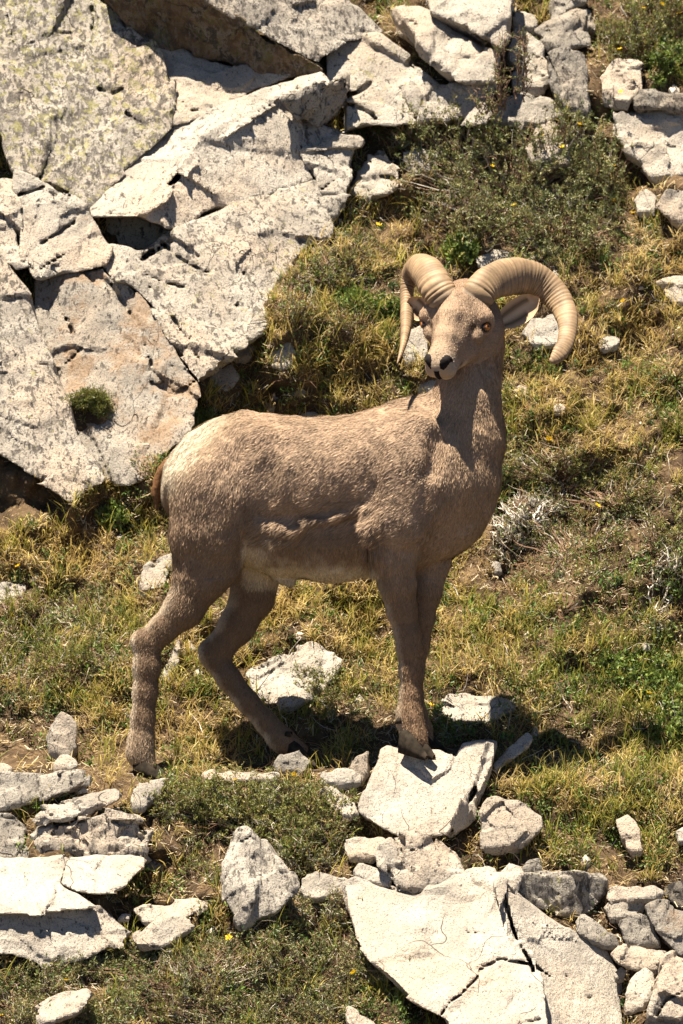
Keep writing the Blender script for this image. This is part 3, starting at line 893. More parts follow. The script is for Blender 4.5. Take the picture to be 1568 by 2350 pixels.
def hull2d(pts):
    pts = sorted(set((float(a), float(b)) for a, b in pts))
    def half(it):
        h = []
        for p in it:
            while len(h) >= 2 and (h[-1][0] - h[-2][0]) * (p[1] - h[-2][1]) - (h[-1][1] - h[-2][1]) * (p[0] - h[-2][0]) <= 0: h.pop()
            h.append(p)
        return h[:-1]
    return np.array(half(pts) + half(pts[::-1]))

ROCK_POLYS = []; TRIS = []
def facet_noise(gp, q1, sid, facets, lo, hi, fl=0.0):
    rg = np.random.default_rng(sid + 99)
    nse = 0.0045 * fbm(q1 * 9, 3, sid) + 0.0028 * noise(gp * 55, sid + 21) + 0.0035 * np.abs(noise(gp * 42, sid + 5)) * (0.4 + noise(q1 * 5, sid + 6))
    # broken facets: each cell of the surface is its own tilted plane
    wrp = 0.012 * np.stack([noise(gp * 14, sid + 11), noise(gp * 14, sid + 12), 0 * gp[:, 0]], 1)
    rot = np.linalg.qr(rg.normal(0, 1, (3, 3)))[0]
    for cells, am, tilt in ((facets, 0.011, 0.085), (facets * 3, 0.0045, 0.11)):
        mm = (rot * np.array([1.0, 1.0, 1.9])).astype(np.float32)
        sp = rg.uniform(lo, hi, (cells * 2, 3)).astype(np.float32)
        gw = (gp + wrp) @ mm
        sw = sp @ mm
        best = np.full(len(gp), 9e9, np.float32); bi = np.zeros(len(gp), np.int32)
        for k_, s_ in enumerate(sw):
            dd_ = ((gw - s_) ** 2).sum(1)
            m_ = dd_ < best
            best[m_] = dd_[m_]; bi[m_] = k_
        off = rg.uniform(-0.5, 0.5, len(sp)) * am; tl_ = rg.normal(0, tilt, (len(sp), 3))
        nse = nse + off[bi] + np.clip(((gp - sp[bi]) * tl_[bi]).sum(1), -am * 1.3, am * 1.3)
    nse = nse - np.mean(nse)
    return nse


_rid = [0]
def rock(label, pieces, d0=None, lean=0.6, T=90, h=0.008, col=(0.35, 0.15, 0.12, 1.0), name='rock', rough=1.0, cracks=(), round_=0.003, grp=None, mat=None, cliff=False, mask=True, sink=14, cat='rock', chips=5, facets=14, gd=False):
    """pieces: list of hulls, each a list of (u, v[, e]); depth = reference + lean*(base - v) + e, all in layout units"""
    _rid[0] += 1
    sid = _rid[0] * 17
    if not isinstance(pieces[0], list): pieces = [pieces]
    allv = [q for pc in pieces for q in pc]
    vb = max(q[1] for q in allv); um = np.mean([q[0] for q in allv])
    if d0 is None:
        if cliff and not gd: d0 = 700 + (1150 - vb) * 0.75
        else: d0 = float(ground_y((um - 784) * S0 * 1.03, (1175 - vb) * S0 * 1.03, False)) / S0 - (70 if gd else 6)
    elif cliff: d0 = d0 + 0.20 * (1150 - vb)
    planesets = []; lo = np.full(3, 9e9); hi = -lo
    for pc in pieces:
        pts = []
        uc = np.mean([q[0] for q in pc]); vc = np.mean([q[1] for q in pc])
        for q in pc:
            e = q[2] if len(q) > 2 else 0
            d = d0 + lean * (vb - q[1]) + e
            pts.append(P(q[0], q[1], d))
            pts.append(P(uc + (q[0] - uc) * 0.86, vc + (q[1] - vc) * 0.9 + T * 0.12, d + T))
            if q[1] > vb - 12 and not cliff: pts.append(P(q[0], q[1] + sink, d + sink * 0.6))
        pts = np.array(pts)
        pl = hull_planes(pts)
        rg = np.random.default_rng(sid + len(planesets))
        ext = np.ptp(pts, axis=0).max()
        for _ in range(chips):
            nn = rg.normal(0, 1, 3) + np.array([0, -0.7, 0.25]); nn /= np.linalg.norm(nn)
            pl.append((nn, (pts @ nn).max() - ext * rg.uniform(0.01, 0.06)))
        planesets.append(pl)
        lo = np.minimum(lo, pts.min(0)); hi = np.maximum(hi, pts.max(0))
        if mask: ROCK_POLYS.append(hull2d([(q[0], q[1]) for q in pc]))
    lo -= 0.035; hi += 0.035
    n = np.ceil((hi - lo) / h).astype(int) + 1
    g = np.stack(np.meshgrid(*[np.arange(n[i]) * h + lo[i] for i in range(3)], indexing='ij'), -1).astype(np.float32)
    size = float((hi - lo).max()); round_ = min(round_, 0.02 * size)
    F_ = None
    for pl in planesets:
        d = None
        for nn, w in pl:
            e = g @ nn.astype(np.float32) - np.float32(w)
            d = e if d is None else smax(d, e, round_)
        F_ = d if F_ is None else np.minimum(F_, d)
    band = np.abs(F_) < 0.032
    gp = g[band]
    size = float((hi - lo).max())
    amp = rough * min(1.0, size / 0.34); round_ = min(round_, 0.03 * size)
    fl = F_[band]
    q1 = gp * np.array([1, 1, 0.7], np.float32)
    nse = facet_noise(gp, q1, sid, facets, lo, hi)
    fl = fl + nse * amp
    if cracks:
        uu, vv_ = UV(gp)
        dm = np.full(len(gp), 9e9)
        wob = noise(gp * 9, sid + 9) * 14 + noise(gp * 30, sid + 9) * 4
        for cr_ in cracks:
            for (a0, b0), (a1, b1) in zip(cr_[:-1], cr_[1:]):
                t = np.clip(((uu - a0) * (a1 - a0) + (vv_ - b0) * (b1 - b0)) / ((a1 - a0) ** 2 + (b1 - b0) ** 2), 0, 1)
                dm = np.minimum(dm, np.hypot(uu - a0 - t * (a1 - a0) + wob, vv_ - b0 - t * (b1 - b0) + wob) * S0)
        wdt = h * 0.8 * (0.5 + 0.9 * np.clip(noise(gp * 6, sid + 4) + 0.4, 0, 1))
        fl = np.where(fl > -0.035, np.maximum(fl, wdt - dm), fl)
    F_[band] = fl
    v, q = surface_nets(F_, lo, h)
    base = np.array([v[:, 0].mean(), v[:, 1].mean(), v[:, 2].min()])
    o = mesh_obj(name, v, q, mat or M_ROCK, origin=base)
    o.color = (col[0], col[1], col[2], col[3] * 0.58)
    TRIS.append(len(q) * 2)
    o.data.set_sharp_from_angle(angle=math.radians(19))
    tag(o, label, cat, grp)
    return o
def poly_sd(U_, V_, poly):
    """signed distance (negative inside) of points to any polygon"""
    d = np.full(U_.shape, 9e9); ins = np.zeros(U_.shape, bool)
    for (x0, y0), (x1, y1) in zip(poly, poly[1:] + poly[:1]):
        t = np.clip(((U_ - x0) * (x1 - x0) + (V_ - y0) * (y1 - y0)) / ((x1 - x0) ** 2 + (y1 - y0) ** 2), 0, 1)
        d = np.minimum(d, np.hypot(U_ - x0 - t * (x1 - x0), V_ - y0 - t * (y1 - y0)))
        if y0 != y1:
            ins ^= ((y0 > V_) != (y1 > V_)) & (U_ < (x1 - x0) * (V_ - y0) / (y1 - y0) + x0)
    return np.where(ins, -d, d)

def slab(label, facets, T=200, h=6.5, col=(0.35, 0.15, 0.12, 1.0), name='cliff_slab', grp=None, rough=1.0, cracks=(), gap=-4.0, cells=12, taper=0.10, cat='rock', mask=True, round_=3.0):
    """facets: list of (outline [(u,v)..], plane (u0,v0,d0,gu,gv)); a thick broken slab whose front is those planes"""
    _rid[0] += 1; sid = _rid[0] * 17
    us = [p[0] for f in facets for p in f[0]]; vs_ = [p[1] for f in facets for p in f[0]]
    ds = [f[1][2] + f[1][3] * (p[0] - f[1][0]) + f[1][4] * (p[1] - f[1][1]) for f in facets for p in f[0]]
    lo = np.array([min(us) - 22, min(ds) - 30, min(vs_) - 22.]); hi = np.array([max(us) + 22, max(ds) + T + 22, max(vs_) + 22.])
    n = np.ceil((hi - lo) / h).astype(int) + 1
    au = np.arange(n[0]) * h + lo[0]; ad = np.arange(n[1]) * h + lo[1]; av = np.arange(n[2]) * h + lo[2]
    U2, V2 = np.meshgrid(au, av, indexing='ij')
    w2 = np.stack([U2.ravel() * S0, 0 * U2.ravel() + sid * 0.37, V2.ravel() * S0], 1)
    wob = (5.0 * noise(w2 * 13, sid) + 3.5 * noise(w2 * 34, sid + 1)).reshape(U2.shape)
    F_ = None
    d2s = [poly_sd(U2, V2, list(poly)) for poly, pl in facets]
    du_ = d2s[0]
    for d2 in d2s[1:]: du_ = np.minimum(du_, d2)
    for (poly, pl), d2 in zip(facets, d2s):
        d2 = np.maximum(d2 - 14 - gap, du_) if len(facets) > 1 else d2
        pd = pl[2] + pl[3] * (U2 - pl[0]) + pl[4] * (V2 - pl[1])
        dep = ad[None, :, None] - pd[:, None, :]
        front = -dep / math.sqrt(1 + pl[3] ** 2 + pl[4] ** 2)
        side_ = (d2 + gap)[:, None, :] + taper * np.clip(dep, 0, 80)
        f = smax(smax(front, side_, round_), dep - T, round_)
        F_ = f if F_ is None else np.minimum(F_, f)
        if mask: ROCK_POLYS.append(np.array(poly, float))
    F_ = F_ + np.where(np.abs(F_) < 60, (wob * rough * 0.5)[:, None, :] * 0.45, 0)
    band = np.abs(F_) < 26
    ix = np.argwhere(band)
    gp = np.stack([au[ix[:, 0]], ad[ix[:, 1]], -av[ix[:, 2]]], 1).astype(np.float32) * np.float32(S0)
    l2 = gp.min(0); h2 = gp.max(0)
    nse = facet_noise(gp, gp * np.array([1, 1, 0.7], np.float32), sid, cells, l2, h2)
    fl = F_[band] + nse / S0 * rough
    if cracks:
        u1 = au[ix[:, 0]]; v1 = av[ix[:, 2]]
        cw = noise(gp * 9, sid + 9) * 14 + noise(gp * 30, sid + 9) * 4
        dm = np.full(len(gp), 9e9)
        for cr_ in cracks:
            for (a0, b0), (a1, b1) in zip(cr_[:-1], cr_[1:]):
                t = np.clip(((u1 - a0) * (a1 - a0) + (v1 - b0) * (b1 - b0)) / ((a1 - a0) ** 2 + (b1 - b0) ** 2), 0, 1)
                dm = np.minimum(dm, np.hypot(u1 - a0 - t * (a1 - a0) + cw, v1 - b0 - t * (b1 - b0) + cw))
        wdt = h * 0.72 * (0.8 + 0.5 * np.clip(noise(gp * 6, sid + 4) + 0.4, 0, 1))
        fl = np.where(fl > -24, np.maximum(fl, wdt - dm), fl)
    F_[band] = fl
    v, q = surface_nets(F_, lo, h)
    v = P(v[:, 0], v[:, 2], v[:, 1])
    q = q[:, ::-1] if False else q
    base = np.array([v[:, 0].mean(), v[:, 1].mean(), v[:, 2].min()])
    o = mesh_obj(name, v, q[:, ::-1], M_ROCK, origin=base)
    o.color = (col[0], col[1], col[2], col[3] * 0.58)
    TRIS.append(len(q) * 2)
    o.data.set_sharp_from_angle(angle=math.radians(19))
    tag(o, label, cat, grp)
    return o
R = rock
# ---- the cliff at the upper left
G1 = 'slabs of the pale cliff'
CW = dict(cliff=True, facets=22, h=0.0085, grp=G1, name='cliff_slab', T=330, round_=0.008)
R('long leaning cliff slab along the dark gully at the top', [(892, 22, -40), (962, 16, 0), (1030, 58, 0), (1135, 118, 0), (1142, 192, -20), (1050, 196, -50), (1008, 155, -70), (975, 108, -70)], lean=0.8, gd=True, col=(0.35, 0.2, 0.15, 1.0), **CW)
R('flat topped cliff slab at the top edge beside the shrub', [(975, -60, -30), (1175, -60, -30), (1176, 80, -90), (1150, 106, -100), (1060, 62, -90), (985, 20, -70)], lean=0.85, gd=True, col=(0.5, 0.25, 0.15, 1.0), **CW)
R('weathered cliff ledge behind the twigs of the large shrub', [(905, 192), (1012, 188), (1135, 196), (1140, 240), (1110, 275), (960, 285)], lean=0.8, gd=True, col=(0.45, 0.2, 0.15, 0.95), **CW)
def Bd(v): return 700 + (1150 - v) * 0.75
SW = dict(grp=G1)
slab('big speckled cliff slab filling the top left corner', [([(-110, -90), (228, -90), (240, 0), (300, 62), (345, 100), (368, 130), (385, 190), (388, 228), (381, 284), (345, 322), (300, 376), (250, 425), (212, 480), (160, 456), (120, 430), (92, 408), (36, 390), (20, 330), (0, 215), (-110, 190)], (200, 300, Bd(300), 0.10, -0.78))],
     col=(0.92, 0.70, 0.10, 0.98), T=160, h=7.0, rough=0.8, cracks=[[(212, 20), (222, 45), (205, 60)], [(228, 205), (262, 218), (285, 205)], [(290, 260), (325, 285)]], **SW)
slab('bright wedge shaped block with a clean white ledge on the cliff', [([(212, 481), (250, 425), (300, 376), (345, 322), (380, 284), (420, 279), (500, 247), (640, 187), (735, 173), (748, 190), (650, 226), (540, 282), (475, 322), (440, 372), (400, 415), (328, 485)], (215, 480, 1180, -0.376, -1.43)),
     ([(326, 486), (400, 415), (440, 372), (475, 322), (540, 282), (650, 226), (692, 268), (700, 350), (722, 415), (640, 430), (590, 445), (520, 472), (425, 513)], (440, 372, 1250, 0.46, -0.50)),
     ([(214, 484), (328, 486), (426, 512), (350, 560), (318, 574), (254, 566)], (300, 520, 1330, 0.0, 0.30))],
     col=(0.62, 0.35, 0.12, 1.10), T=170, h=6.5, rough=0.55, cracks=[[(690, 300), (696, 350), (712, 372)]], **SW)
slab('pale triangular slab under the shaded overhang', [([(345, 100), (420, 110), (500, 142), (665, 176), (640, 187), (500, 247), (420, 279), (382, 284), (388, 228), (385, 190), (368, 130)], (400, 280, 1372, 0.12, -1.05))], col=(0.35, 0.55, 0.10, 1.05), T=160, rough=0.5, cracks=[[(425, 240), (445, 258), (490, 250)]], **SW)
slab('rusty, shade-darkened underside of the overhang at the top', [([(222, -90), (238, 0), (298, 60), (345, 98), (420, 110), (500, 144), (662, 178), (740, 172), (740, 158), (650, 108), (590, 75), (540, 45), (480, 0), (430, -90)], (480, 0, 1432, -0.36, 0.80))], col=(0.95, 0.75, 0.85, 0.50), T=160, h=7.0, rough=1.0, **SW)  # dark brown staining, with the overhang's shade also put into the colour
slab('sunlit slab jutting out above the dark overhang', [([(430, -90), (480, 0), (540, 45), (590, 75), (650, 108), (740, 158), (744, 128), (790, 96), (870, 92), (880, 70), (806, 0), (800, -90)], (480, 0, 1425, 0.62, -0.74))], col=(0.80, 0.40, 0.30, 1.0), T=160, h=7.0, rough=0.7, gap=-1.0, **SW)
slab('lichen dotted cliff face right of the bright wedge', [([(742, 126), (790, 96), (870, 92), (955, 148), (1012, 198), (1048, 236), (960, 264), (870, 278), (812, 290), (792, 302), (800, 168), (776, 188), (745, 190)], (850, 270, 1440, 0.08, -0.82))], col=(0.50, 0.60, 0.05, 1.02), T=200, rough=0.8, cracks=[[(800, 236), (850, 258), (872, 280)], [(742, 200), (790, 220), (850, 190)]], **SW)
slab('narrow upright dark shard beside the bright wedge', [([(801, 166), (792, 225), (772, 262), (740, 297), (700, 270), (690, 268), (652, 228), (745, 191), (776, 190)], (745, 230, 1395, 0.50, 0.30))], col=(0.7, 0.45, 0.15, 0.80), T=90, h=6.0, **SW)
slab('mottled step of the cliff right below the wedge', [([(692, 268), (700, 270), (740, 297), (792, 302), (816, 330), (804, 400), (792, 440), (748, 522), (722, 415), (700, 350)], (740, 350, 1392, 0.20, -0.78))], col=(0.70, 0.35, 0.10, 0.98), T=140, rough=1.0, cracks=[[(712, 420), (745, 440), (775, 425)]], **SW)
slab('tan tilted cliff panel left of the dark triangular hole', [([(36, 392), (92, 410), (122, 431), (164, 460), (204, 490), (240, 545), (258, 568), (240, 600), (178, 619), (125, 635), (82, 643), (64, 622), (44, 500), (32, 432)], (140, 600, 1052, 0.25, -0.72))], col=(0.45, 0.30, 0.50, 1.0), T=180, rough=0.8, cracks=[[(98, 562), (140, 540), (170, 510)], [(40, 445), (95, 425), (150, 465)], [(90, 615), (150, 590)]], **SW)
slab('thin cliff sliver at the left picture edge', [([(-110, 405), (26, 424), (42, 510), (61, 604), (38, 612), (-10, 557), (-110, 560)], (0, 560, 1055, 0.10, -0.72))], col=(0.6, 0.5, 0.1, 1.0), T=160, **SW)
slab('great ridged cliff block with speckled face behind the rump of the ram', [([(425, 513), (520, 472), (590, 445), (640, 430), (722, 415), (748, 522), (740, 546), (680, 602), (640, 652), (618, 692), (616, 728), (560, 782), (500, 832), (455, 884), (430, 840), (390, 775), (340, 700), (300, 650), (272, 640), (316, 600), (346, 576), (400, 546)], (390, 775, 922, 0.30, -0.873)),
     ([(256, 568), (318, 574), (346, 560), (425, 513), (402, 548), (346, 578), (316, 602), (272, 642), (250, 622), (240, 600)], (255, 590, 1112, 0.10, -0.95))], col=(0.74, 0.55, 0.28, 1.0), T=150, h=7.0, rough=0.8, cracks=[[(372, 558), (420, 600), (470, 620), (560, 625)], [(300, 612), (360, 640), (420, 660)], [(505, 665), (540, 700)], [(345, 660), (420, 760), (470, 850)]], **SW)
slab('brown stained cliff face with orange streaks above the grass', [([(82, 646), (125, 637), (178, 621), (245, 604), (250, 622), (272, 641), (300, 651), (340, 701), (390, 776), (430, 841), (457, 884), (464, 925), (432, 988), (300, 1104), (240, 1112), (232, 1070), (178, 1000), (138, 886), (120, 850), (92, 748)], (390, 775, 922, -0.28, -0.60))], col=(0.66, 0.22, 0.72, 0.86), T=150, h=7.0, rough=0.8, cracks=[[(205, 615), (260, 660), (300, 720)], [(330, 790), (352, 850), (400, 905)], [(350, 880), (400, 905), (445, 870)], [(160, 740), (175, 790), (150, 830)]], **SW)
slab('smooth speckled slab running down the lower left of the cliff', [([(-110, 530), (0, 574), (18, 622), (60, 682), (92, 748), (138, 886), (178, 1000), (232, 1072), (234, 1094), (217, 1112), (162, 1156), (122, 1124), (58, 1084), (0, 1050), (-110, 990)], (100, 900, 850, 0.12, -0.62))], col=(0.78, 0.50, 0.05, 1.0), T=130, h=7.0, rough=0.55, **SW)
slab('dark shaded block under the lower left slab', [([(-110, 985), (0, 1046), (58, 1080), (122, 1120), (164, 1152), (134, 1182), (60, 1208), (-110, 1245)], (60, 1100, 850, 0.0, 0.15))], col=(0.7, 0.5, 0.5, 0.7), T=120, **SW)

# ---- loose stones, upper right
G2 = 'stones on the upper slope'
U = dict(grp=G2, h=0.0075)
R('small white topped stone at the top edge above the gully', [(1176, 22), (1222, 28), (1232, 52), (1228, 72), (1182, 62)], lean=0.5, T=120, col=(0.2, 0.05, 0.1, 1.05), **U)
R('bright pointed stone beside the long cliff slab', [(1158, 132), (1178, 62), (1206, 60), (1250, 105), (1245, 148), (1200, 158)], lean=0.55, T=120, col=(0.3, 0.1, 0.3, 1.05), **U)
R('large grey angular boulder at the top right', [(1226, 68, -10), (1298, 26, 20), (1352, 10, 40), (1356, 98, 0), (1290, 112, -40), (1258, 105, -30), (1285, 78, -30)], lean=0.5, T=200, col=(0.55, 0.0, 0.15, 0.72), **U)
R('blocky stone peeking out behind the grey boulder', [(1262, 48), (1290, 30), (1345, 5), (1350, -40), (1260, -40)], lean=0.6, T=160, col=(0.4, 0.1, 0.1, 0.75), **U)
R('flat brown upright slab standing in the scree', [(1256, 112), (1338, 114), (1352, 180), (1356, 250), (1300, 256), (1286, 220)], lean=0.42, T=60, col=(0.75, 0.15, 0.35, 0.78), **U)
R('thin dark splinter of rock leaning on the brown slab', [(1246, 118), (1258, 116), (1284, 190), (1300, 250), (1290, 244), (1262, 190)], lean=0.3, T=26, col=(0.9, 0.1, 0.5, 0.6), **U)
R('pale stone wedged behind the splinter', [(1170, 160), (1248, 135), (1262, 190), (1240, 212), (1180, 205)], lean=0.6, T=110, col=(0.3, 0.1, 0.15, 1.0), **U)
R('grey flat stone just above the large shrub', [(1122, 238), (1196, 210), (1282, 232), (1292, 262), (1240, 282), (1130, 275)], lean=0.7, T=120, col=(0.5, 0.05, 0.1, 0.85), **U)
R('big sunlit white boulder at the right edge below the shaded stone', [(1418, 262), (1450, 244), (1640, 238), (1640, 400), (1500, 402), (1440, 345), (1420, 310)], lean=0.62, T=200, col=(0.18, 0.05, 0.35, 1.1), **U)
R('dark flat stone lying above the white boulder at the right edge', [(1450, 222), (1468, 208), (1520, 206), (1640, 214), (1640, 242), (1456, 244)], lean=0.5, T=90, col=(0.8, 0.1, 0.1, 0.6), **U)
R('pale rock half hidden below the top right shrub', [(1375, 175), (1420, 130), (1470, 140), (1482, 195), (1440, 232), (1390, 225)], lean=0.7, T=100, col=(0.3, 0.1, 0.1, 1.05), **U)
R('pointed brown stone at the right edge beyond the shrub', [(1505, 470), (1530, 434), (1640, 440), (1640, 545), (1560, 520)], lean=0.5, T=90, col=(0.45, 0.1, 0.6, 0.85), **U)
R('white chip lying between shrub and brown stone', [(1455, 458), (1482, 432), (1508, 448), (1505, 480), (1468, 482)], lean=0.7, T=50, col=(0.2, 0.1, 0.05, 1.08), **U)
R('pale rounded stone below the right edge of the shrub', [(1508, 652), (1530, 634), (1640, 628), (1640, 694), (1545, 690)], lean=0.8, T=80, col=(0.25, 0.15, 0.05, 1.02), **U)
R('white boulder with a cracked face left of the large shrub', [(798, 432), (822, 395), (845, 352), (880, 348), (915, 385), (918, 425), (860, 452), (812, 450)], lean=0.6, T=110, col=(0.3, 0.1, 0.05, 1.05), cracks=[[(850, 372), (870, 400), (905, 410)]], **U)
R('small light stone inside the large shrub', [(1222, 292), (1245, 268), (1272, 276), (1285, 320), (1250, 335), (1225, 325)], lean=0.6, T=70, col=(0.2, 0.05, 0.05, 1.05), **U)
R('grey blocky stone in the middle of the large shrub', [(1205, 340), (1240, 315), (1300, 330), (1310, 372), (1230, 380)], lean=0.55, T=70, col=(0.45, 0.1, 0.1, 0.95), **U)
R('pale stone showing through the left of the large shrub', [(925, 352), (965, 338), (1010, 345), (1005, 390), (940, 398)], lean=0.6, T=60, col=(0.3, 0.1, 0.15, 1.0), **U)
R('low pale stone directly above the near horn', [(1092, 592), (1130, 572), (1175, 580), (1170, 612), (1105, 618)], lean=0.9, T=60, col=(0.3, 0.2, 0.1, 0.95), **U)
R('grey white stone seen through the curl of the near horn', [(1198, 762), (1222, 730), (1275, 718), (1300, 750), (1290, 790), (1225, 792)], lean=0.7, T=70, col=(0.45, 0.1, 0.05, 0.98), **U)
R('white stone behind the tip of the far horn', [(920, 800), (938, 758), (975, 742), (990, 790), (975, 825), (930, 832)], lean=0.7, T=60, col=(0.2, 0.1, 0.05, 1.05), **U)
R('flat white stone under the chin of the ram', [(955, 886), (985, 866), (1015, 872), (1012, 900), (965, 902)], lean=0.8, T=50, col=(0.2, 0.1, 0.05, 1.05), **U)
R('tiny white stone right of the neck', [(1180, 890), (1192, 880), (1212, 888), (1215, 905), (1188, 908)], lean=0.6, T=30, h=0.006, grp=G2, col=(0.2, 0.05, 0.1, 1.0))
R('small pale pebble below the tip of the near horn', [(1270, 932), (1284, 924), (1298, 930), (1294, 942), (1274, 944)], lean=0.7, T=24, h=0.006, grp=G2, col=(0.2, 0.05, 0.1, 1.0))
R('thin pale flake in the dry grass right of the near horn', [(1368, 788), (1388, 772), (1428, 770), (1420, 792), (1385, 802)], lean=0.9, T=40, h=0.007, grp=G2, col=(0.2, 0.05, 0.2, 0.98))
R('flat grey flake on the slope right of the chest', [(1348, 1160), (1368, 1150), (1405, 1152), (1430, 1182), (1412, 1200), (1372, 1185)], lean=0.9, T=50, h=0.007, grp=G2, col=(0.4, 0.05, 0.1, 0.95))
R('egg sized pale stone below the white twigs', [(1122, 1302), (1135, 1284), (1152, 1290), (1154, 1308), (1132, 1314)], lean=0.4, T=30, h=0.006, grp=G2, col=(0.35, 0.3, 0.05, 0.9))

# ---- stones by the foot of the cliff
G3 = 'stones at the foot of the cliff'
L3 = dict(grp=G3, h=0.0065)
R('flat white slab stone at the foot of the cliff', [(432, 838), (450, 826), (535, 824), (552, 850), (548, 872), (505, 905), (475, 890), (458, 866)], lean=0.75, T=90, col=(0.35, 0.1, 0.05, 1.05), **L3)
R('small sharp white stone above the flat slab stone', [(526, 822), (556, 778), (580, 776), (614, 796), (612, 808), (570, 820), (545, 830)], lean=0.55, T=70, col=(0.2, 0.1, 0.05, 1.05), **L3)
R('white stone block right of the sharp stone', [(616, 812), (640, 784), (672, 780), (680, 812), (668, 838), (626, 842)], lean=0.6, T=60, col=(0.25, 0.1, 0.05, 1.05), **L3)
R('bluish pale stone standing in the hollow', [(600, 916), (608, 876), (636, 868), (662, 890), (655, 925), (615, 940)], lean=0.4, T=60, col=(0.45, 0.05, 0.05, 0.92), **L3)
R('low grey chip right of the hollow', [(650, 898), (668, 880), (708, 894), (705, 908), (662, 914)], lean=0.7, T=40, col=(0.4, 0.05, 0.05, 0.95), **L3)
R('little white stone just above the back of the ram', [(690, 952), (708, 938), (735, 948), (730, 966), (698, 966)], lean=0.7, T=40, col=(0.25, 0.05, 0.2, 1.0), **L3)

# ---- stones around the legs
G4 = 'stones lying round the ram'
L4 = dict(grp=G4, h=0.006)
R('broad flat pale rock between hind and front legs', [(560, 1555), (602, 1520), (655, 1496), (745, 1488), (782, 1512), (770, 1545), (735, 1590), (660, 1622), (600, 1612), (575, 1585)], lean=0.95, T=90, col=(0.40, 0.25, 0.05, 1.05), **L4)
R('white blade of rock between the hind legs', [(366, 1556), (392, 1500), (410, 1468), (417, 1490), (414, 1520), (398, 1548), (378, 1562)], lean=0.5, T=50, col=(0.25, 0.05, 0.05, 1.05), **L4)
R('flat grey white slab right of the front legs', [(1000, 1602), (1030, 1588), (1100, 1600), (1190, 1606), (1185, 1622), (1130, 1654), (1050, 1662), (1010, 1640)], lean=0.95, T=80, col=(0.45, 0.1, 0.05, 1.02), **L4)
R('pale stone behind the thigh at the left', [(318, 1318), (345, 1288), (395, 1268), (402, 1300), (372, 1345), (330, 1352)], lean=0.9, T=60, col=(0.45, 0.35, 0.05, 0.85), **L4)
R('pale stone far left half buried in the grass', [(-40, 1345), (0, 1335), (60, 1338), (65, 1360), (20, 1375), (-40, 1378)], lean=0.9, T=50, col=(0.4, 0.2, 0.05, 0.9), **L4)
R('upright grey white stone at the far left', [(104, 1690), (122, 1652), (140, 1634), (155, 1640), (174, 1662), (180, 1718), (160, 1742), (116, 1728)], lean=0.35, T=80, col=(0.55, 0.1, 0.1, 0.92), **L4)
R('little white stone below the upright grey stone', [(120, 1748), (138, 1730), (160, 1728), (180, 1752), (168, 1765), (125, 1764)], lean=0.5, T=50, col=(0.2, 0.05, 0.15, 1.08), **L4)
R('white stone at the left edge by the low grey slab', [(-30, 1752), (14, 1748), (30, 1765), (22, 1778), (-30, 1778)], lean=0.6, T=40, col=(0.25, 0.05, 0.15, 1.02), **L4)
R('flat pale stone just behind the far hind hoof', [(466, 1776), (530, 1768), (585, 1770), (640, 1776), (640, 1790), (480, 1792)], lean=0.6, T=60, col=(0.4, 0.05, 0.05, 1.0), **L4)
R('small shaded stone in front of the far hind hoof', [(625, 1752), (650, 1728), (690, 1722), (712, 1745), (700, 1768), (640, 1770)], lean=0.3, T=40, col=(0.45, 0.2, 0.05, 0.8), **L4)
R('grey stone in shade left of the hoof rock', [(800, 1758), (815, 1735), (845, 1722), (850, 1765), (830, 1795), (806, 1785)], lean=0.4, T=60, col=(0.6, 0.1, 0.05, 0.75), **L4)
R('narrow pale ledge stone left of the hoof rock', [(735, 1772), (790, 1762), (828, 1772), (826, 1795), (740, 1796)], lean=0.6, T=50, col=(0.35, 0.3, 0.05, 1.0), **L4)
R('yellowish white stone wedged against the hoof rock', [(730, 1812), (760, 1800), (815, 1840), (825, 1868), (790, 1872), (745, 1840)], lean=0.7, T=60, col=(0.3, 0.45, 0.05, 1.05), **L4)
slab('tall pale rock carrying both front hooves', [([(825, 1849), (839, 1809), (859, 1759), (876, 1722), (891, 1714), (919, 1719), (949, 1726), (974, 1730), (984, 1718), (1009, 1716), (1044, 1735), (1059, 1704), (1104, 1699), (1134, 1702), (1096, 1804), (1066, 1864), (1031, 1922), (1004, 1918), (924, 1916), (884, 1900), (844, 1880), (826, 1864)], (950, 1735, -118, 0.02, -0.74)),
     ([(1130, 1704), (1138, 1704), (1130, 1760), (1108, 1830), (1090, 1880), (1066, 1906), (1033, 1926), (1029, 1918), (1062, 1864), (1092, 1804)], (1094, 1804, -166, 1.6, -0.2))], T=75, h=5.0, grp=G4, gap=0.0, name='rock', col=(0.16, 0.08, 0.30, 1.08), rough=0.42, taper=0.05, round_=2.0)
R('pale flake of rock right of the hoof rock', [(1130, 1752), (1170, 1712), (1210, 1684), (1222, 1690), (1212, 1716), (1160, 1750), (1136, 1764)], lean=0.9, T=40, col=(0.3, 0.05, 0.1, 1.02), **L4)
R('tiny white stone above the pale flake', [(1218, 1680), (1228, 1664), (1238, 1674), (1232, 1690)], lean=0.5, T=24, h=0.006, grp=G4, col=(0.2, 0.05, 0.05, 1.0))
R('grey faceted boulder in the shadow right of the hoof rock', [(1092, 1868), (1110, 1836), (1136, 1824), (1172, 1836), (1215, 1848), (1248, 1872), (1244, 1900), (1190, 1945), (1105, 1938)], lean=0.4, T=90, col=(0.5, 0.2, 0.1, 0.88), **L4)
R('upright white slab in the grass at the right', [(1410, 1882), (1440, 1872), (1462, 1885), (1476, 1948), (1455, 1958), (1425, 1930)], lean=0.6, T=50, col=(0.3, 0.1, 0.15, 1.0), **L4)
R('white stone at the right edge above the dark mossy stone', [(1548, 1905), (1570, 1895), (1640, 1900), (1640, 1930), (1555, 1930)], lean=0.6, T=50, col=(0.3, 0.1, 0.1, 1.0), **L4)

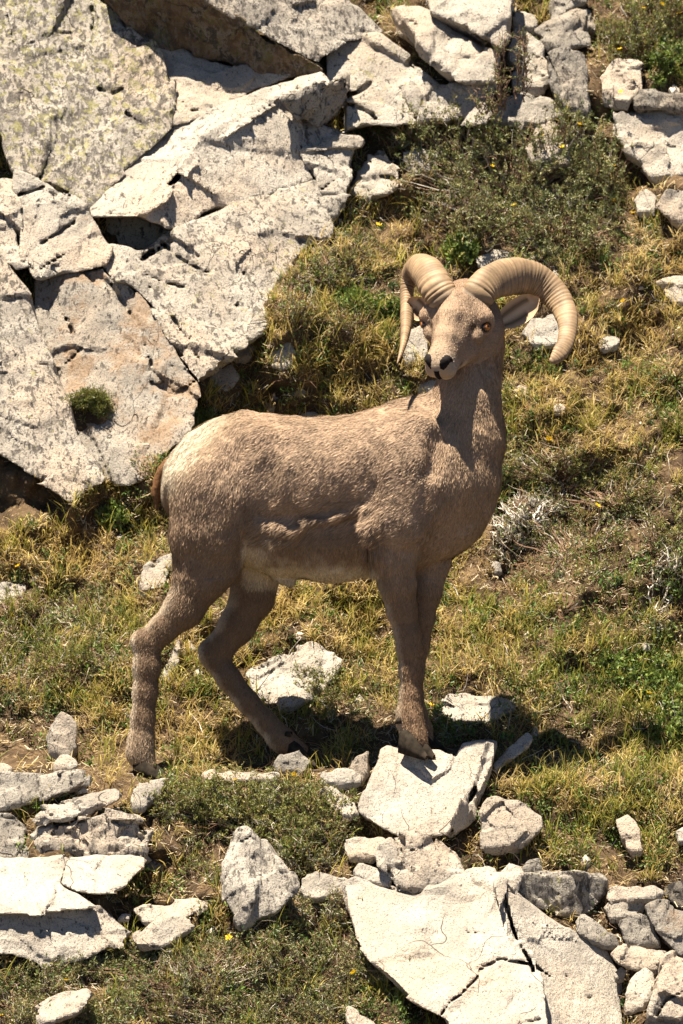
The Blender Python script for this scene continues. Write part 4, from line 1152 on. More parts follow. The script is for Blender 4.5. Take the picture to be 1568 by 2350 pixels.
# ---- stones along the bottom, left
G5 = 'rocks in the foreground'
L5 = dict(grp=G5, h=0.0065)
R('low wide grey slab at the left edge below the grass', [(-60, 1778), (60, 1772), (195, 1768), (202, 1800), (120, 1830), (0, 1855), (-60, 1860)], lean=0.5, T=110, col=(0.62, 0.1, 0.1, 0.88), **L5)
R('thin tilted reddish slab on the foreground boulder', [(72, 1872), (100, 1848), (160, 1832), (264, 1814), (272, 1822), (235, 1850), (150, 1878), (80, 1884)], lean=0.9, T=50, col=(0.35, 0.1, 0.55, 1.0), **L5)
R('pale stone under the near hind hoof', [(298, 1835), (312, 1802), (345, 1784), (385, 1786), (372, 1815), (330, 1850), (302, 1852)], lean=0.7, T=60, col=(0.3, 0.1, 0.1, 1.05), **L5)
R('rough rounded boulder in the left foreground', [(58, 1912), (90, 1882), (165, 1872), (250, 1868), (318, 1880), (345, 1925), (335, 1968), (200, 1975), (95, 1970), (70, 1945)], lean=0.4, T=120, col=(0.72, 0.25, 0.15, 0.92), rough=1.4, cracks=[[(165, 1880), (160, 1920), (190, 1965)]], **L5)
R('grey stone at the left edge beside the rounded boulder', [(-60, 1862), (20, 1868), (66, 1900), (62, 1930), (30, 1975), (-60, 1975)], lean=0.4, T=110, col=(0.6, 0.15, 0.1, 0.85), **L5)
R('small pointed stone between boulder and white slab', [(30, 1972), (62, 1930), (70, 1958), (78, 1980)], lean=0.3, T=40, col=(0.55, 0.15, 0.2, 0.85), **L5)
slab('broad white slab at the lower left with a dark undercut front', [([(-90, 1972), (79, 1968), (160, 1968), (138, 2029), (179, 2050), (222, 2083), (155, 2088), (85, 2100), (38, 2096), (-90, 2102)], (80, 2095, -485, 0.02, -1.35))], T=38, h=5.0, grp=G5, gap=0.0, name='rock', col=(0.20, 0.10, 0.28, 1.12), rough=0.4, taper=0.0, round_=2.0)
slab('white split plate resting on the broad slab', [([(158, 1966), (299, 1962), (328, 1971), (329, 1993), (307, 2010), (287, 2034), (263, 2048), (217, 2053), (179, 2048), (138, 2029)], (220, 2050, -425, 0.05, -1.30))], T=30, h=5.0, grp=G5, gap=0.0, name='rock', col=(0.34, 0.25, 0.25, 1.12), rough=0.4, taper=0.0, round_=2.0)
R('greenish grey stone at the end of the white plate', [(322, 1985), (340, 1958), (385, 1952), (412, 1968), (402, 1985), (350, 2005)], lean=0.8, T=50, col=(0.6, 0.2, 0.0, 0.78), **L5)
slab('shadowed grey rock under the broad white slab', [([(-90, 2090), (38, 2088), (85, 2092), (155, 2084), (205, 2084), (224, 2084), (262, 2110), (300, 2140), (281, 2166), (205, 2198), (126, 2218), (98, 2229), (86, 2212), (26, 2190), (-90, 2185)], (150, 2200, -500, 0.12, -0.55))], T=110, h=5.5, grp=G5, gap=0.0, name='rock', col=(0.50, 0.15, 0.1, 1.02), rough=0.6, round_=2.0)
R('flat white stone right of the shadowed rock', [(302, 2086), (350, 2078), (420, 2064), (478, 2060), (486, 2076), (440, 2104), (380, 2120), (330, 2112)], lean=1.0, T=60, col=(0.35, 0.1, 0.1, 1.08), **L5)
R('grey stone below the flat white stone', [(306, 2148), (345, 2112), (430, 2100), (440, 2130), (390, 2165), (320, 2172)], lean=0.6, T=60, col=(0.5, 0.25, 0.05, 0.9), **L5)
R('small flat chip beside the shadowed rock', [(268, 2108), (282, 2094), (302, 2096), (298, 2108)], lean=0.8, T=24, h=0.006, grp=G5, col=(0.3, 0.1, 0.1, 1.0))
R('upright mottled boulder standing in the foreground scrub', [(508, 1998), (520, 1925), (545, 1892), (568, 1890), (600, 1918), (640, 1965), (688, 2034), (670, 2058), (630, 2095), (555, 2108), (512, 2060)], lean=0.38, T=120, col=(0.68, 0.2, 0.12, 0.98), rough=1.1, cracks=[[(520, 1942), (545, 1932), (585, 1915)]], **L5)
R('white angular stone right of the upright boulder', [(690, 2040), (706, 2004), (724, 1998), (770, 2010), (808, 2018), (790, 2048), (740, 2060), (700, 2058)], lean=0.5, T=60, col=(0.35, 0.1, 0.05, 1.0), **L5)
R('pale slab half covered by plants at the lower left corner', [(78, 2310), (130, 2282), (208, 2262), (216, 2282), (180, 2322), (100, 2348), (85, 2335)], lean=1.0, T=60, col=(0.3, 0.05, 0.1, 1.05), **L5)

# ---- stones along the bottom, right
R('granite block lying against the hoof rock', [(856, 1962), (885, 1930), (940, 1912), (1000, 1930), (1050, 1962), (1076, 2000), (1010, 2030), (950, 2052), (930, 2020), (870, 1985)], lean=0.55, T=110, col=(0.50, 0.15, 0.22, 0.98), rough=1.1, **L5)
R('tan flat stone left of the granite block', [(784, 1935), (812, 1922), (880, 1924), (890, 1940), (860, 1970), (800, 1965)], lean=0.8, T=60, col=(0.25, 0.05, 0.35, 1.0), **L5)
R('small white block on the upper left of the great slab', [(808, 1994), (822, 1982), (870, 1988), (908, 2004), (892, 2035), (850, 2020), (812, 2010)], lean=0.6, T=50, col=(0.3, 0.25, 0.1, 1.05), **L5)
slab('great cracked white slab filling the lower right', [([(789, 2029), (814, 2016), (889, 2036), (964, 2058), (984, 2034), (1019, 2014), (1104, 2010), (1149, 2032), (1169, 2099), (1184, 2154), (1219, 2209), (1234, 2264), (1243, 2410), (1060, 2410), (1019, 2342), (969, 2313), (934, 2287), (884, 2233), (844, 2197), (814, 2155), (795, 2090)], (1184, 2154, -560, -0.12, -0.95)),
     ([(1149, 2032), (1199, 2058), (1264, 2104), (1314, 2134), (1394, 2184), (1430, 2249), (1433, 2410), (1242, 2410), (1233, 2264), (1218, 2209), (1183, 2154), (1168, 2099)], (1184, 2154, -560, 0.62, -0.74)),
     ([(1102, 2011), (1200, 2004), (1184, 2052), (1149, 2033)], (1149, 2032, -440, 0.15, -1.1))], T=130, h=5.5, grp=G5, gap=0.0, name='rock', col=(0.24, 0.03, 0.24, 1.10), rough=0.42, taper=0.06, round_=2.0,
     cracks=[[(1020, 2335), (1060, 2270), (1100, 2225), (1150, 2205), (1222, 2212), (1260, 2240)], [(1035, 2134), (1070, 2132), (1088, 2136)], [(1240, 2340), (1190, 2346)], [(1300, 2240), (1350, 2290)]])
slab('dark faced block behind the ridge of the great slab', [([(1186, 2004), (1264, 2003), (1384, 2008), (1395, 2020), (1390, 2050), (1374, 2075), (1349, 2096), (1314, 2112), (1264, 2098), (1224, 2082), (1184, 2050)], (1290, 2060, -400, 0.02, 0.05))], T=85, h=5.0, grp=G5, gap=0.0, name='rock', col=(0.85, 0.60, 0.25, 0.85), rough=0.7, taper=0.03)
R('low pale stone on the ridge left of the dark faced block', [(1060, 2002), (1085, 1984), (1140, 1992), (1148, 2010), (1080, 2014)], lean=0.7, T=40, col=(0.3, 0.05, 0.1, 1.02), **L5)
R('small white stone on top of the ridge', [(1146, 2000), (1168, 1978), (1195, 1988), (1206, 2004), (1165, 2012)], lean=0.6, T=40, h=0.007, grp=G5, col=(0.2, 0.05, 0.05, 1.08))
R('small greenish stone on top of the ridge', [(1196, 1996), (1212, 1972), (1240, 1968), (1246, 1990), (1225, 2000)], lean=0.4, T=36, h=0.007, grp=G5, col=(0.6, 0.1, 0.0, 0.65))
R('wedge with a yellow lichen rim leaning on the great slab', [(1318, 2112, 10), (1336, 2096, 12), (1360, 2108, 10), (1420, 2158, 0), (1424, 2170, 0), (1390, 2168, -10), (1325, 2140, -10)], lean=0.2, d0=-470, T=50, col=(0.6, 0.55, 0.1, 0.8), **L5)
R('tilted angular stone at the right end of the scree', [(1384, 2082), (1400, 2062), (1440, 2042), (1480, 2040), (1488, 2060), (1478, 2090), (1440, 2105), (1400, 2108)], lean=0.5, T=60, col=(0.55, 0.3, 0.1, 0.92), **L5)
R('pale ledge stone above the tilted angular stone', [(1388, 2050), (1400, 2036), (1500, 2030), (1530, 2042), (1525, 2060), (1400, 2066)], lean=0.6, T=60, col=(0.35, 0.1, 0.1, 0.98), **L5)
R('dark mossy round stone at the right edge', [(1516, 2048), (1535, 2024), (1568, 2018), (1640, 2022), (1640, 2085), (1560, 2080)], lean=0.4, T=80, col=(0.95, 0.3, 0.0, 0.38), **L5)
R('rusty tilted stone at the right edge', [(1478, 2082), (1510, 2068), (1560, 2088), (1640, 2100), (1640, 2205), (1560, 2190), (1510, 2140)], lean=0.3, T=90, col=(0.55, 0.15, 0.6, 0.72), **L5)
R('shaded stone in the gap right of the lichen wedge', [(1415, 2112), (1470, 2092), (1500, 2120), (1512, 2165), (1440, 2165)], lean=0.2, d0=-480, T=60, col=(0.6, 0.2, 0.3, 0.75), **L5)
R('flat topped tan stone above the lower right corner', [(1400, 2192), (1425, 2170), (1490, 2174), (1535, 2182), (1530, 2205), (1500, 2222), (1462, 2215), (1420, 2210)], lean=0.7, T=60, col=(0.4, 0.1, 0.4, 0.98), **L5)
R('pebble beside the great slab at the right', [(1408, 2232), (1425, 2216), (1440, 2228), (1432, 2244), (1412, 2246)], lean=0.5, T=24, h=0.006, grp=G5, col=(0.4, 0.15, 0.1, 0.95))
R('large greenish white rock in the lower right corner', [(1482, 2330), (1500, 2262), (1520, 2200), (1545, 2182), (1640, 2210), (1640, 2300), (1560, 2335)], lean=0.5, T=110, col=(0.5, 0.15, 0.1, 0.98), cracks=[[(1505, 2330), (1540, 2285), (1620, 2255)]], **L5)
R('white stone left of the greenish corner rock', [(1432, 2290), (1448, 2250), (1480, 2215), (1502, 2228), (1500, 2275), (1470, 2310), (1440, 2315)], lean=0.6, T=70, col=(0.35, 0.15, 0.05, 1.05), **L5)
R('pale blunt stone at the bottom right corner', [(1475, 2372), (1490, 2318), (1530, 2304), (1600, 2316), (1640, 2330), (1640, 2400), (1500, 2400)], lean=0.4, d0=-640, T=80, col=(0.4, 0.15, 0.15, 1.0), **L5)
R('white rock cut by the bottom edge left of the great slab', [(790, 2372), (796, 2306), (820, 2318), (870, 2352), (880, 2392)], lean=0.6, T=60, col=(0.3, 0.05, 0.05, 1.05), **L5)

# the soil lies behind every stone: press the ground back where a stone sits in it
gco = np.empty(len(ground.data.vertices) * 3, np.float32); ground.data.vertices.foreach_get('co', gco); gco = gco.reshape(-1, 3)
gu, gv = UV(gco.astype(float))
push = np.zeros(len(gco))
for pg in ROCK_POLYS:
    l_ = pg.min(0) - 6; h_ = pg.max(0) + 6
    k_ = np.where((gu > l_[0]) & (gu < h_[0]) & (gv > l_[1]) & (gv < h_[1]))[0]
    if len(k_) == 0: continue
    sd_ = poly_sd(gu[k_], gv[k_], [tuple(p) for p in pg])
    push[k_] = np.maximum(push[k_], np.clip((4 - sd_) * S0 * 1.6, 0, 0.11))
gco[:, 1] += push
ground.data.vertices.foreach_set('co', gco.ravel()); ground.data.update()

# ------------------------------------------------------------------ plants
def in_rocks(u, v, grow=0.0):
    m = np.zeros(len(u), bool)
    for pg in ROCK_POLYS:
        lo = pg.min(0); hi = pg.max(0)
        c = (u > lo[0]) & (u < hi[0]) & (v > lo[1]) & (v < hi[1])
        if not c.any(): continue
        idx = np.where(c)[0]
        m[idx] |= poly_sd(u[idx], v[idx], [tuple(p) for p in pg]) < -60 * grow
    return m

def scatter(n, vlo=-120, vhi=2480, ulo=-330, uhi=1900, avoid=0.06):
    u = RNG.uniform(ulo, uhi, n); v = RNG.uniform(vlo, vhi, n)
    k = ~in_rocks(u, v, avoid)
    u, v = u[k], v[k]
    p = ground_pt(u, v)
    return u, v, p

def blades(p, L, w, az, tilt, droop, col, coltip=None):
    """tapered grass blades: root p (N,3), length, width, azimuth, tilt from vertical, droop"""
    n = len(p)
    hd = np.stack([np.cos(az), np.sin(az), 0 * az], 1)
    up = np.array([0, -0.28, 0.96])[None]
    d1 = up * np.cos(tilt)[:, None] + hd * np.sin(tilt)[:, None]
    t2 = tilt + droop
    d2 = up * np.cos(t2)[:, None] + hd * np.sin(t2)[:, None]
    t3 = tilt + 1.9 * droop
    d3 = up * np.cos(t3)[:, None] + hd * np.sin(t3)[:, None]
    a = p + d1 * (L * 0.38)[:, None]; b = a + d2 * (L * 0.34)[:, None]; c = b + d3 * (L * 0.28)[:, None]
    sd = np.stack([-np.sin(az), np.cos(az), 0 * az], 1) + RNG.normal(0, 0.35, (n, 3))
    sd /= np.linalg.norm(sd, axis=1, keepdims=True)
    s = sd * (w * 0.5)[:, None]
    V = np.stack([p - s, p + s, a - s, a + s, b - s * 0.7, b + s * 0.7, c], 1).reshape(-1, 3)
    i = np.arange(n)[:, None] * 7
    Fc = np.concatenate([i + [[0, 1, 3]], i + [[0, 3, 2]], i + [[2, 3, 5]], i + [[2, 5, 4]], i + [[4, 5, 6]]])
    ct = col if coltip is None else coltip
    cl = np.stack([col * 0.8, col * 0.8, col, col, (col + ct) / 2, (col + ct) / 2, ct], 1).reshape(-1, 3)
    return V, Fc, np.clip(cl * np.array([1.42, 1.35, 1.15]), 0.003, 0.9)

def tufted(n_tuft, per, spread, accept):
    u, v, p = scatter(n_tuft)
    k = RNG.random(len(u)) < accept(u, v, p)
    p = p[k]
    cnt = RNG.integers(per[0], per[1], len(p))
    idx = np.repeat(np.arange(len(p)), cnt)
    q = p[idx].copy()
    q[:, 0] += RNG.normal(0, spread, len(q)); q[:, 2] += RNG.normal(0, spread * 0.75, len(q))
    q[:, 1] = ground_y(q[:, 0], q[:, 2])
    uu, vv_ = UV(q)
    kk = ~in_rocks(uu, vv_, 0.05)
    for hu, hv_, ra, rb in ((338, 1762, 46, 34), (690, 1735, 46, 30), (955, 1722, 50, 26)):      # trodden short round the hooves
        kk &= ~(((uu - hu) / ra) ** 2 + ((vv_ - hv_) / rb) ** 2 < 1)
    return q[kk], idx[kk], len(p)

def zone(u, v, spots):
    z = np.zeros(len(u))
    for a, b, ra, rb, w in spots:
        z = z + w * np.exp(-((u - a) / ra) ** 2 - ((v - b) / rb) ** 2)
    return z
STRAW = [(160, 1270, 260, 110, 0.7), (820, 850, 220, 90, 0.9), (1350, 820, 260, 170, 0.9), (760, 1400, 180, 110, 0.8), (420, 1580, 220, 120, 0.7), (960, 470, 120, 120, 0.8),
         (1000, 1480, 250, 160, 0.5), (560, 1720, 260, 60, 0.8), (250, 1770, 120, 70, 0.7), (1350, 1000, 200, 90, 0.5), (700, 620, 130, 160, 0.7), (1480, 620, 140, 90, 0.7), (1300, 1780, 200, 70, 0.5), (640, 2150, 130, 80, 0.5)]
GREEN = [(1150, 1560, 260, 160, 0.6), (1480, 1650, 160, 200, 0.9), (180, 1430, 220, 120, 0.6), (800, 700, 160, 110, 0.6), (1180, 960, 90, 70, 0.8), (420, 1200, 200, 90, 0.6), (1500, 960, 120, 90, 0.7), (150, 1600, 200, 90, 0.5),
         (1350, 1900, 180, 110, 0.8), (400, 2250, 400, 120, 0.7), (640, 760, 120, 60, 0.6), (1280, 1480, 240, 120, 0.5), (300, 1560, 200, 60, 0.5), (880, 1500, 120, 80, 0.4)]
BROWN = [(1120, 1620, 140, 60, 0.5), (820, 1640, 120, 50, 0.4), (300, 1330, 120, 50, 0.4), (1330, 1620, 140, 60, 0.4), (1240, 700, 100, 60, 0.4), (60, 1720, 120, 40, 0.5), (1250, 1230, 200, 120, 0.8), (1450, 1300, 200, 150, 0.7), (1180, 1380, 160, 60, 0.7), (80, 1450, 150, 110, 0.5), (1380, 860, 120, 50, 0.6), (1100, 2000, 100, 60, 0.3)]
SHR = [(450, 2250, 420, 120, 0.95), (80, 2290, 200, 90, 0.8), (1380, 1200, 220, 170, 0.6), (740, 2080, 120, 70, 0.7), (1180, 400, 270, 150, 1.0), (1290, 520, 150, 90, 0.6), (560, 1850, 240, 60, 0.9), (1490, 60, 140, 90, 0.8), (1100, 500, 120, 70, 0.5)]
def patch(p, s, seed):
    return noise(np.stack([p[:, 0] * s, 0 * p[:, 0], p[:, 2] * s * 1.4], 1), seed)

# --- dry straw grass
q, idx, nt_ = tufted(15000, (8, 17), 0.012, lambda u, v, p: np.clip(0.22 + zone(u, v, STRAW) - 0.6 * zone(u, v, BROWN) + 1.3 * patch(p, 7, 91), 0.03, 1) * (1 - 0.75 * sstep(1950, 2050, v)) * (1 - 0.85 * np.clip(zone(u, v, SHR), 0, 1)))
n = len(q)
taz = RNG.uniform(0, 6.283, nt_)[idx]
az = np.where(RNG.random(n) < 0.55, taz + RNG.normal(0, 0.7, n), RNG.normal(-1.4, 1.0, n))
tl = RNG.uniform(0.25, 1.25, n)
L = RNG.uniform(0.02, 0.075, n) * (0.7 + 0.6 * RNG.random(nt_))[idx]
pal = np.array([[0.37, 0.29, 0.115], [0.42, 0.34, 0.16], [0.28, 0.205, 0.085], [0.47, 0.40, 0.235], [0.30, 0.27, 0.075], [0.22, 0.15, 0.07]])
tc = pal[RNG.integers(0, 6, nt_)][idx] * 0.6 + pal[RNG.integers(0, 6, n)] * 0.4
tc = tc * RNG.uniform(0.7, 1.2, n)[:, None]
sv_, sf_, sc_ = blades(q, L, RNG.uniform(0.0015, 0.0030, n), az, tl, RNG.uniform(0.05, 0.6, n), tc)
g1 = mesh_obj('dry_grass', sv_, sf_, M_GRASS, None, sc_, smooth=False)
tag(g1, 'matted straw coloured dry grass on the slope', 'grass', kind='stuff')

# --- green grass
q, idx, nt_ = tufted(11500, (8, 17), 0.011, lambda u, v, p: np.clip(0.16 + 0.8 * zone(u, v, GREEN) + 1.3 * patch(p, 9, 95) - 0.5 * zone(u, v, BROWN), 0.03, 1) * (1 - 0.7 * np.clip(zone(u, v, SHR), 0, 1)))
n = len(q)
taz = RNG.uniform(0, 6.283, nt_)[idx]
az = RNG.uniform(0, 6.283, n)
L = RNG.uniform(0.022, 0.085, n) * (0.6 + 0.7 * RNG.random(nt_))[idx]
pal = np.array([[0.095, 0.125, 0.022], [0.13, 0.150, 0.028], [0.18, 0.175, 0.04], [0.065, 0.092, 0.02], [0.25, 0.215, 0.055]])
tc = (pal[RNG.integers(0, 5, nt_)][idx] * 0.7 + pal[RNG.integers(0, 5, n)] * 0.3) * RNG.uniform(0.7, 1.3, n)[:, None]
tip = tc * 0.6 + np.array([0.36, 0.28, 0.09]) * 0.4
sv_, sf_, sc_ = blades(q, L, RNG.uniform(0.0018, 0.0034, n), az, RNG.uniform(0.0, 0.75, n), RNG.uniform(0.05, 0.55, n), tc, tip)
g2 = mesh_obj('green_grass', sv_, sf_, M_GRASS, None, sc_, smooth=False)
tag(g2, 'short green grass growing in tufts between the stones', 'grass', kind='stuff')

# --- leafy ground cover
def leaves(p, size, col, nrm=None, aspect=0.42, fold=0.25):
    """small pointed folded leaves lying every way; p is the leaf base"""
    n = len(p)
    dirv = RNG.normal(0, 1, (n, 3)) + (nrm if nrm is not None else np.array([0, -0.35, 0.75]))
    dirv /= np.linalg.norm(dirv, axis=1, keepdims=True)
    sd = np.cross(dirv, RNG.normal(0, 1, (n, 3)) + np.array([0, -0.4, 0.8])); sd /= np.maximum(np.linalg.norm(sd, axis=1, keepdims=True), 1e-6)
    upv = np.cross(sd, dirv)
    s = size[:, None]
    a = p; m = p + dirv * s * 0.5
    l = m + sd * s * aspect * 0.5 + upv * s * fold * 0.4; r = m - sd * s * aspect * 0.5 + upv * s * fold * 0.4
    t = p + dirv * s
    V = np.stack([a, l, t, r], 1).reshape(-1, 3)
    i = np.arange(n)[:, None] * 4
    Fc = np.concatenate([i + [[0, 2, 1]], i + [[0, 3, 2]]])
    return V, Fc, np.clip(np.repeat(col * np.array([1.45, 1.45, 1.2]), 4, 0), 0.003, 0.9)

u, v, p = scatter(13000)
k = RNG.random(len(u)) < np.clip(0.22 + 0.75 * zone(u, v, GREEN) + 0.35 * zone(u, v, BROWN) + 1.2 * patch(p, 6, 97), 0.02, 1)
p = p[k]; nc = len(p)
per = RNG.integers(14, 44, nc); idx = np.repeat(np.arange(nc), per); n = len(idx)
rad = RNG.uniform(0.012, 0.035, nc)[idx]
o = RNG.normal(0, 0.5, (n, 3)) * rad[:, None]; o[:, 2] += np.abs(RNG.normal(0, 0.45, n)) * rad
lp = p[idx] + o + np.array([0, -0.006, 0.0])
pal = np.array([[0.05, 0.085, 0.02], [0.075, 0.12, 0.025], [0.10, 0.13, 0.04], [0.045, 0.07, 0.028], [0.14, 0.125, 0.045], [0.16, 0.11, 0.05]])
lc = pal[RNG.integers(0, 6, nc)][idx] * RNG.uniform(0.65, 1.35, n)[:, None]
sz = RNG.uniform(0.007, 0.016, nc)[idx] * RNG.uniform(0.7, 1.2, n)
lv_, lf_, lc_ = leaves(lp, sz, lc)
g3 = mesh_obj('leafy_ground_cover', lv_, lf_, M_LEAF, None, lc_, smooth=False)
tag(g3, 'low small leaved green plants creeping over the soil', 'ground cover', kind='stuff')

# --- straw litter lying flat
u, v, p = scatter(90000)
k = RNG.random(len(u)) < np.clip(0.55 + 0.6 * patch(p, 8, 99), 0.1, 1)
p = p[k] + np.array([0, -0.004, 0.003]); n = len(p)
dv_ = RNG.normal(0, 1, (n, 3)) * np.array([1, 0.55, 0.6]); dv_ /= np.linalg.norm(dv_, axis=1, keepdims=True)
Lr = RNG.uniform(0.008, 0.030, n)[:, None]; sd = np.cross(dv_, np.array([0, -0.6, 0.8])); sd /= np.linalg.norm(sd, axis=1, keepdims=True)
w_ = RNG.uniform(0.0006, 0.0013, n)[:, None]
lift = np.stack([0 * u[:n], 0 * u[:n], 0 * u[:n]], 1) + np.array([0, -0.004, 0.006]) * RNG.random(n)[:, None]
V = np.stack([p - dv_ * Lr / 2 - sd * w_, p - dv_ * Lr / 2 + sd * w_, p + dv_ * Lr / 2 + sd * w_ + lift, p + dv_ * Lr / 2 - sd * w_ + lift], 1).reshape(-1, 3)
i = np.arange(n)[:, None] * 4
pal = np.array([[0.46, 0.36, 0.20], [0.33, 0.23, 0.11], [0.22, 0.14, 0.07], [0.55, 0.47, 0.33], [0.15, 0.09, 0.05]])
g4 = mesh_obj('straw_litter', V, i + np.array([[0, 1, 2, 3]]), M_GRASS, None, np.repeat(pal[RNG.integers(0, 5, n)] * RNG.uniform(0.7, 1.2, n)[:, None], 4, 0), smooth=False)
tag(g4, 'dead straw and stalk litter strewn over the soil', 'litter', kind='stuff')

# --- twigs
def twig_paths(p, L, dirv, seg=5, wig=0.35):
    n = len(p); pts = [p]; d = dirv.copy()
    for _ in range(seg):
        d = d + RNG.normal(0, wig, (n, 3)); d /= np.linalg.norm(d, axis=1, keepdims=True)
        pts.append(pts[-1] + d * (L / seg)[:, None])
    return np.stack(pts, 1), d
def twigs(paths, r0, r1, col):
    """three sided tapered tubes along paths (N,S,3)"""
    n, s, _ = paths.shape
    tan = np.gradient(paths, axis=1); tan /= np.maximum(np.linalg.norm(tan, axis=2, keepdims=True), 1e-6)
    a = np.cross(tan, np.array([0.3, 0.25, 0.92])); a /= np.maximum(np.linalg.norm(a, axis=2, keepdims=True), 1e-6)
    b = np.cross(tan, a)
    t = np.linspace(0, 1, s)[None, :, None]
    rr = r0[:, None, None] * (1 - t) + r1[:, None, None] * t
    V = np.stack([paths + rr * (math.cos(k * 2.0944) * a + math.sin(k * 2.0944) * b) for k in range(3)], 2)
    V = V.reshape(-1, 3)
    i = (np.arange(n)[:, None] * s + np.arange(s - 1)[None]).reshape(-1, 1) * 3
    Fc = np.concatenate([i + [[k, (k + 1) % 3, 3 + (k + 1) % 3, 3 + k]] for k in range(3)])
    return V, Fc, np.repeat(col, s * 3, 0)
u, v, p = scatter(12000)
k = RNG.random(len(u)) < np.clip(0.14 + 0.8 * zone(u, v, BROWN) + 0.35 * zone(u, v, GREEN) + 0.7 * patch(p, 6, 101), 0.02, 1)
p = p[k]; n = len(p)
d0_ = RNG.normal(0, 1, (n, 3)) * np.array([1, 0.5, 0.6]) + np.array([0, -0.4, 0.35]); d0_ /= np.linalg.norm(d0_, axis=1, keepdims=True)
paths, _ = twig_paths(p, RNG.uniform(0.03, 0.13, n), d0_)
pal = np.array([[0.30, 0.24, 0.18], [0.45, 0.40, 0.34], [0.17, 0.10, 0.06], [0.12, 0.07, 0.045], [0.24, 0.13, 0.07]])
tv3, tf3, tc3 = twigs(paths, RNG.uniform(0.0009, 0.002, n), np.full(n, 0.0005), pal[RNG.integers(0, 5, n)] * RNG.uniform(0.7, 1.2, n)[:, None])
g5 = mesh_obj('fallen_twigs', tv3, tf3, M_TWIG, None, tc3, smooth=False)
tag(g5, 'thin dead twigs scattered through the grass', 'twigs', kind='stuff')

# --- pebbles
u, v, p = scatter(1500)
k = RNG.random(len(u)) < np.clip(0.25 + patch(p, 5, 103), 0.05, 1)
p = p[k]; n = len(p)
ico = np.array([[0, 0, 1], [0.9, 0, 0.3], [0.28, 0.85, 0.35], [-0.72, 0.53, 0.3], [-0.72, -0.53, 0.35], [0.28, -0.85, 0.3], [0.7, 0.5, -0.4], [-0.3, 0.8, -0.4], [-0.9, 0, -0.4], [-0.3, -0.8, -0.4], [0.7, -0.5, -0.4], [0, 0, -1]])
icf = np.array([[0, 1, 2], [0, 2, 3], [0, 3, 4], [0, 4, 5], [0, 5, 1], [1, 6, 2], [2, 7, 3], [3, 8, 4], [4, 9, 5], [5, 10, 1], [6, 7, 2], [7, 8, 3], [8, 9, 4], [9, 10, 5], [10, 6, 1], [11, 7, 6], [11, 8, 7], [11, 9, 8], [11, 10, 9], [11, 6, 10]])
sc3 = (0.003 + 0.020 * RNG.random(n) ** 3.5)[:, None, None] * RNG.uniform(0.6, 1.2, (n, 1, 3)) * RNG.uniform(0.75, 1.2, (n, 12, 1))
V = (p[:, None] + ico[None] * sc3).reshape(-1, 3)
Fc = (np.arange(n)[:, None, None] * 12 + icf[None]).reshape(-1, 3)
g6 = mesh_obj('gravel', V, Fc, M_TWIG, None, np.repeat(np.array([[0.42, 0.37, 0.30]]) * RNG.uniform(0.5, 1.25, n)[:, None], 12, 0), smooth=False)
tag(g6, 'small pale gravel and stone crumbs in the soil', 'gravel', kind='stuff')

# ------------------------------------------------------------------ shrubs and single plants
def flower_mesh():
    V = []; Fc = []
    for k in range(5):
        a = k * 1.2566
        c, s = math.cos(a), math.sin(a); c2, s2 = math.cos(a + 0.5), math.sin(a + 0.5); c3, s3 = math.cos(a - 0.5), math.sin(a - 0.5)
        b = len(V)
        V += [(0, 0, 0), (0.7 * c3, 0.7 * s3, 0.18), (1.0 * c, 1.0 * s, 0.28), (0.7 * c2, 0.7 * s2, 0.18)]
        Fc += [(b, b + 1, b + 2), (b, b + 2, b + 3)]
    V = np.array(V) * 0.0105
    me = bpy.data.meshes.new('flower')
    me.from_pydata([tuple(x) for x in V], [], Fc)
    at = me.attributes.new('Col', 'FLOAT_COLOR', 'POINT')
    at.data.foreach_set('color', np.tile(np.array([0.80, 0.50, 0.01, 1.0], np.float32), len(V)))
    me.materials.append(M_PETAL)
    return me
FLOWER = flower_mesh()
def add_flower(parent, pos, size=1.0):
    o = bpy.data.objects.new('flower', FLOWER)
    C.objects.link(o); o.parent = parent
    o.location = Vector(pos) - parent.location
    o.rotation_euler = (RNG.uniform(-0.2, 1.1), RNG.uniform(-0.5, 0.5), RNG.uniform(0, 6))
    o.scale = (size,) * 3

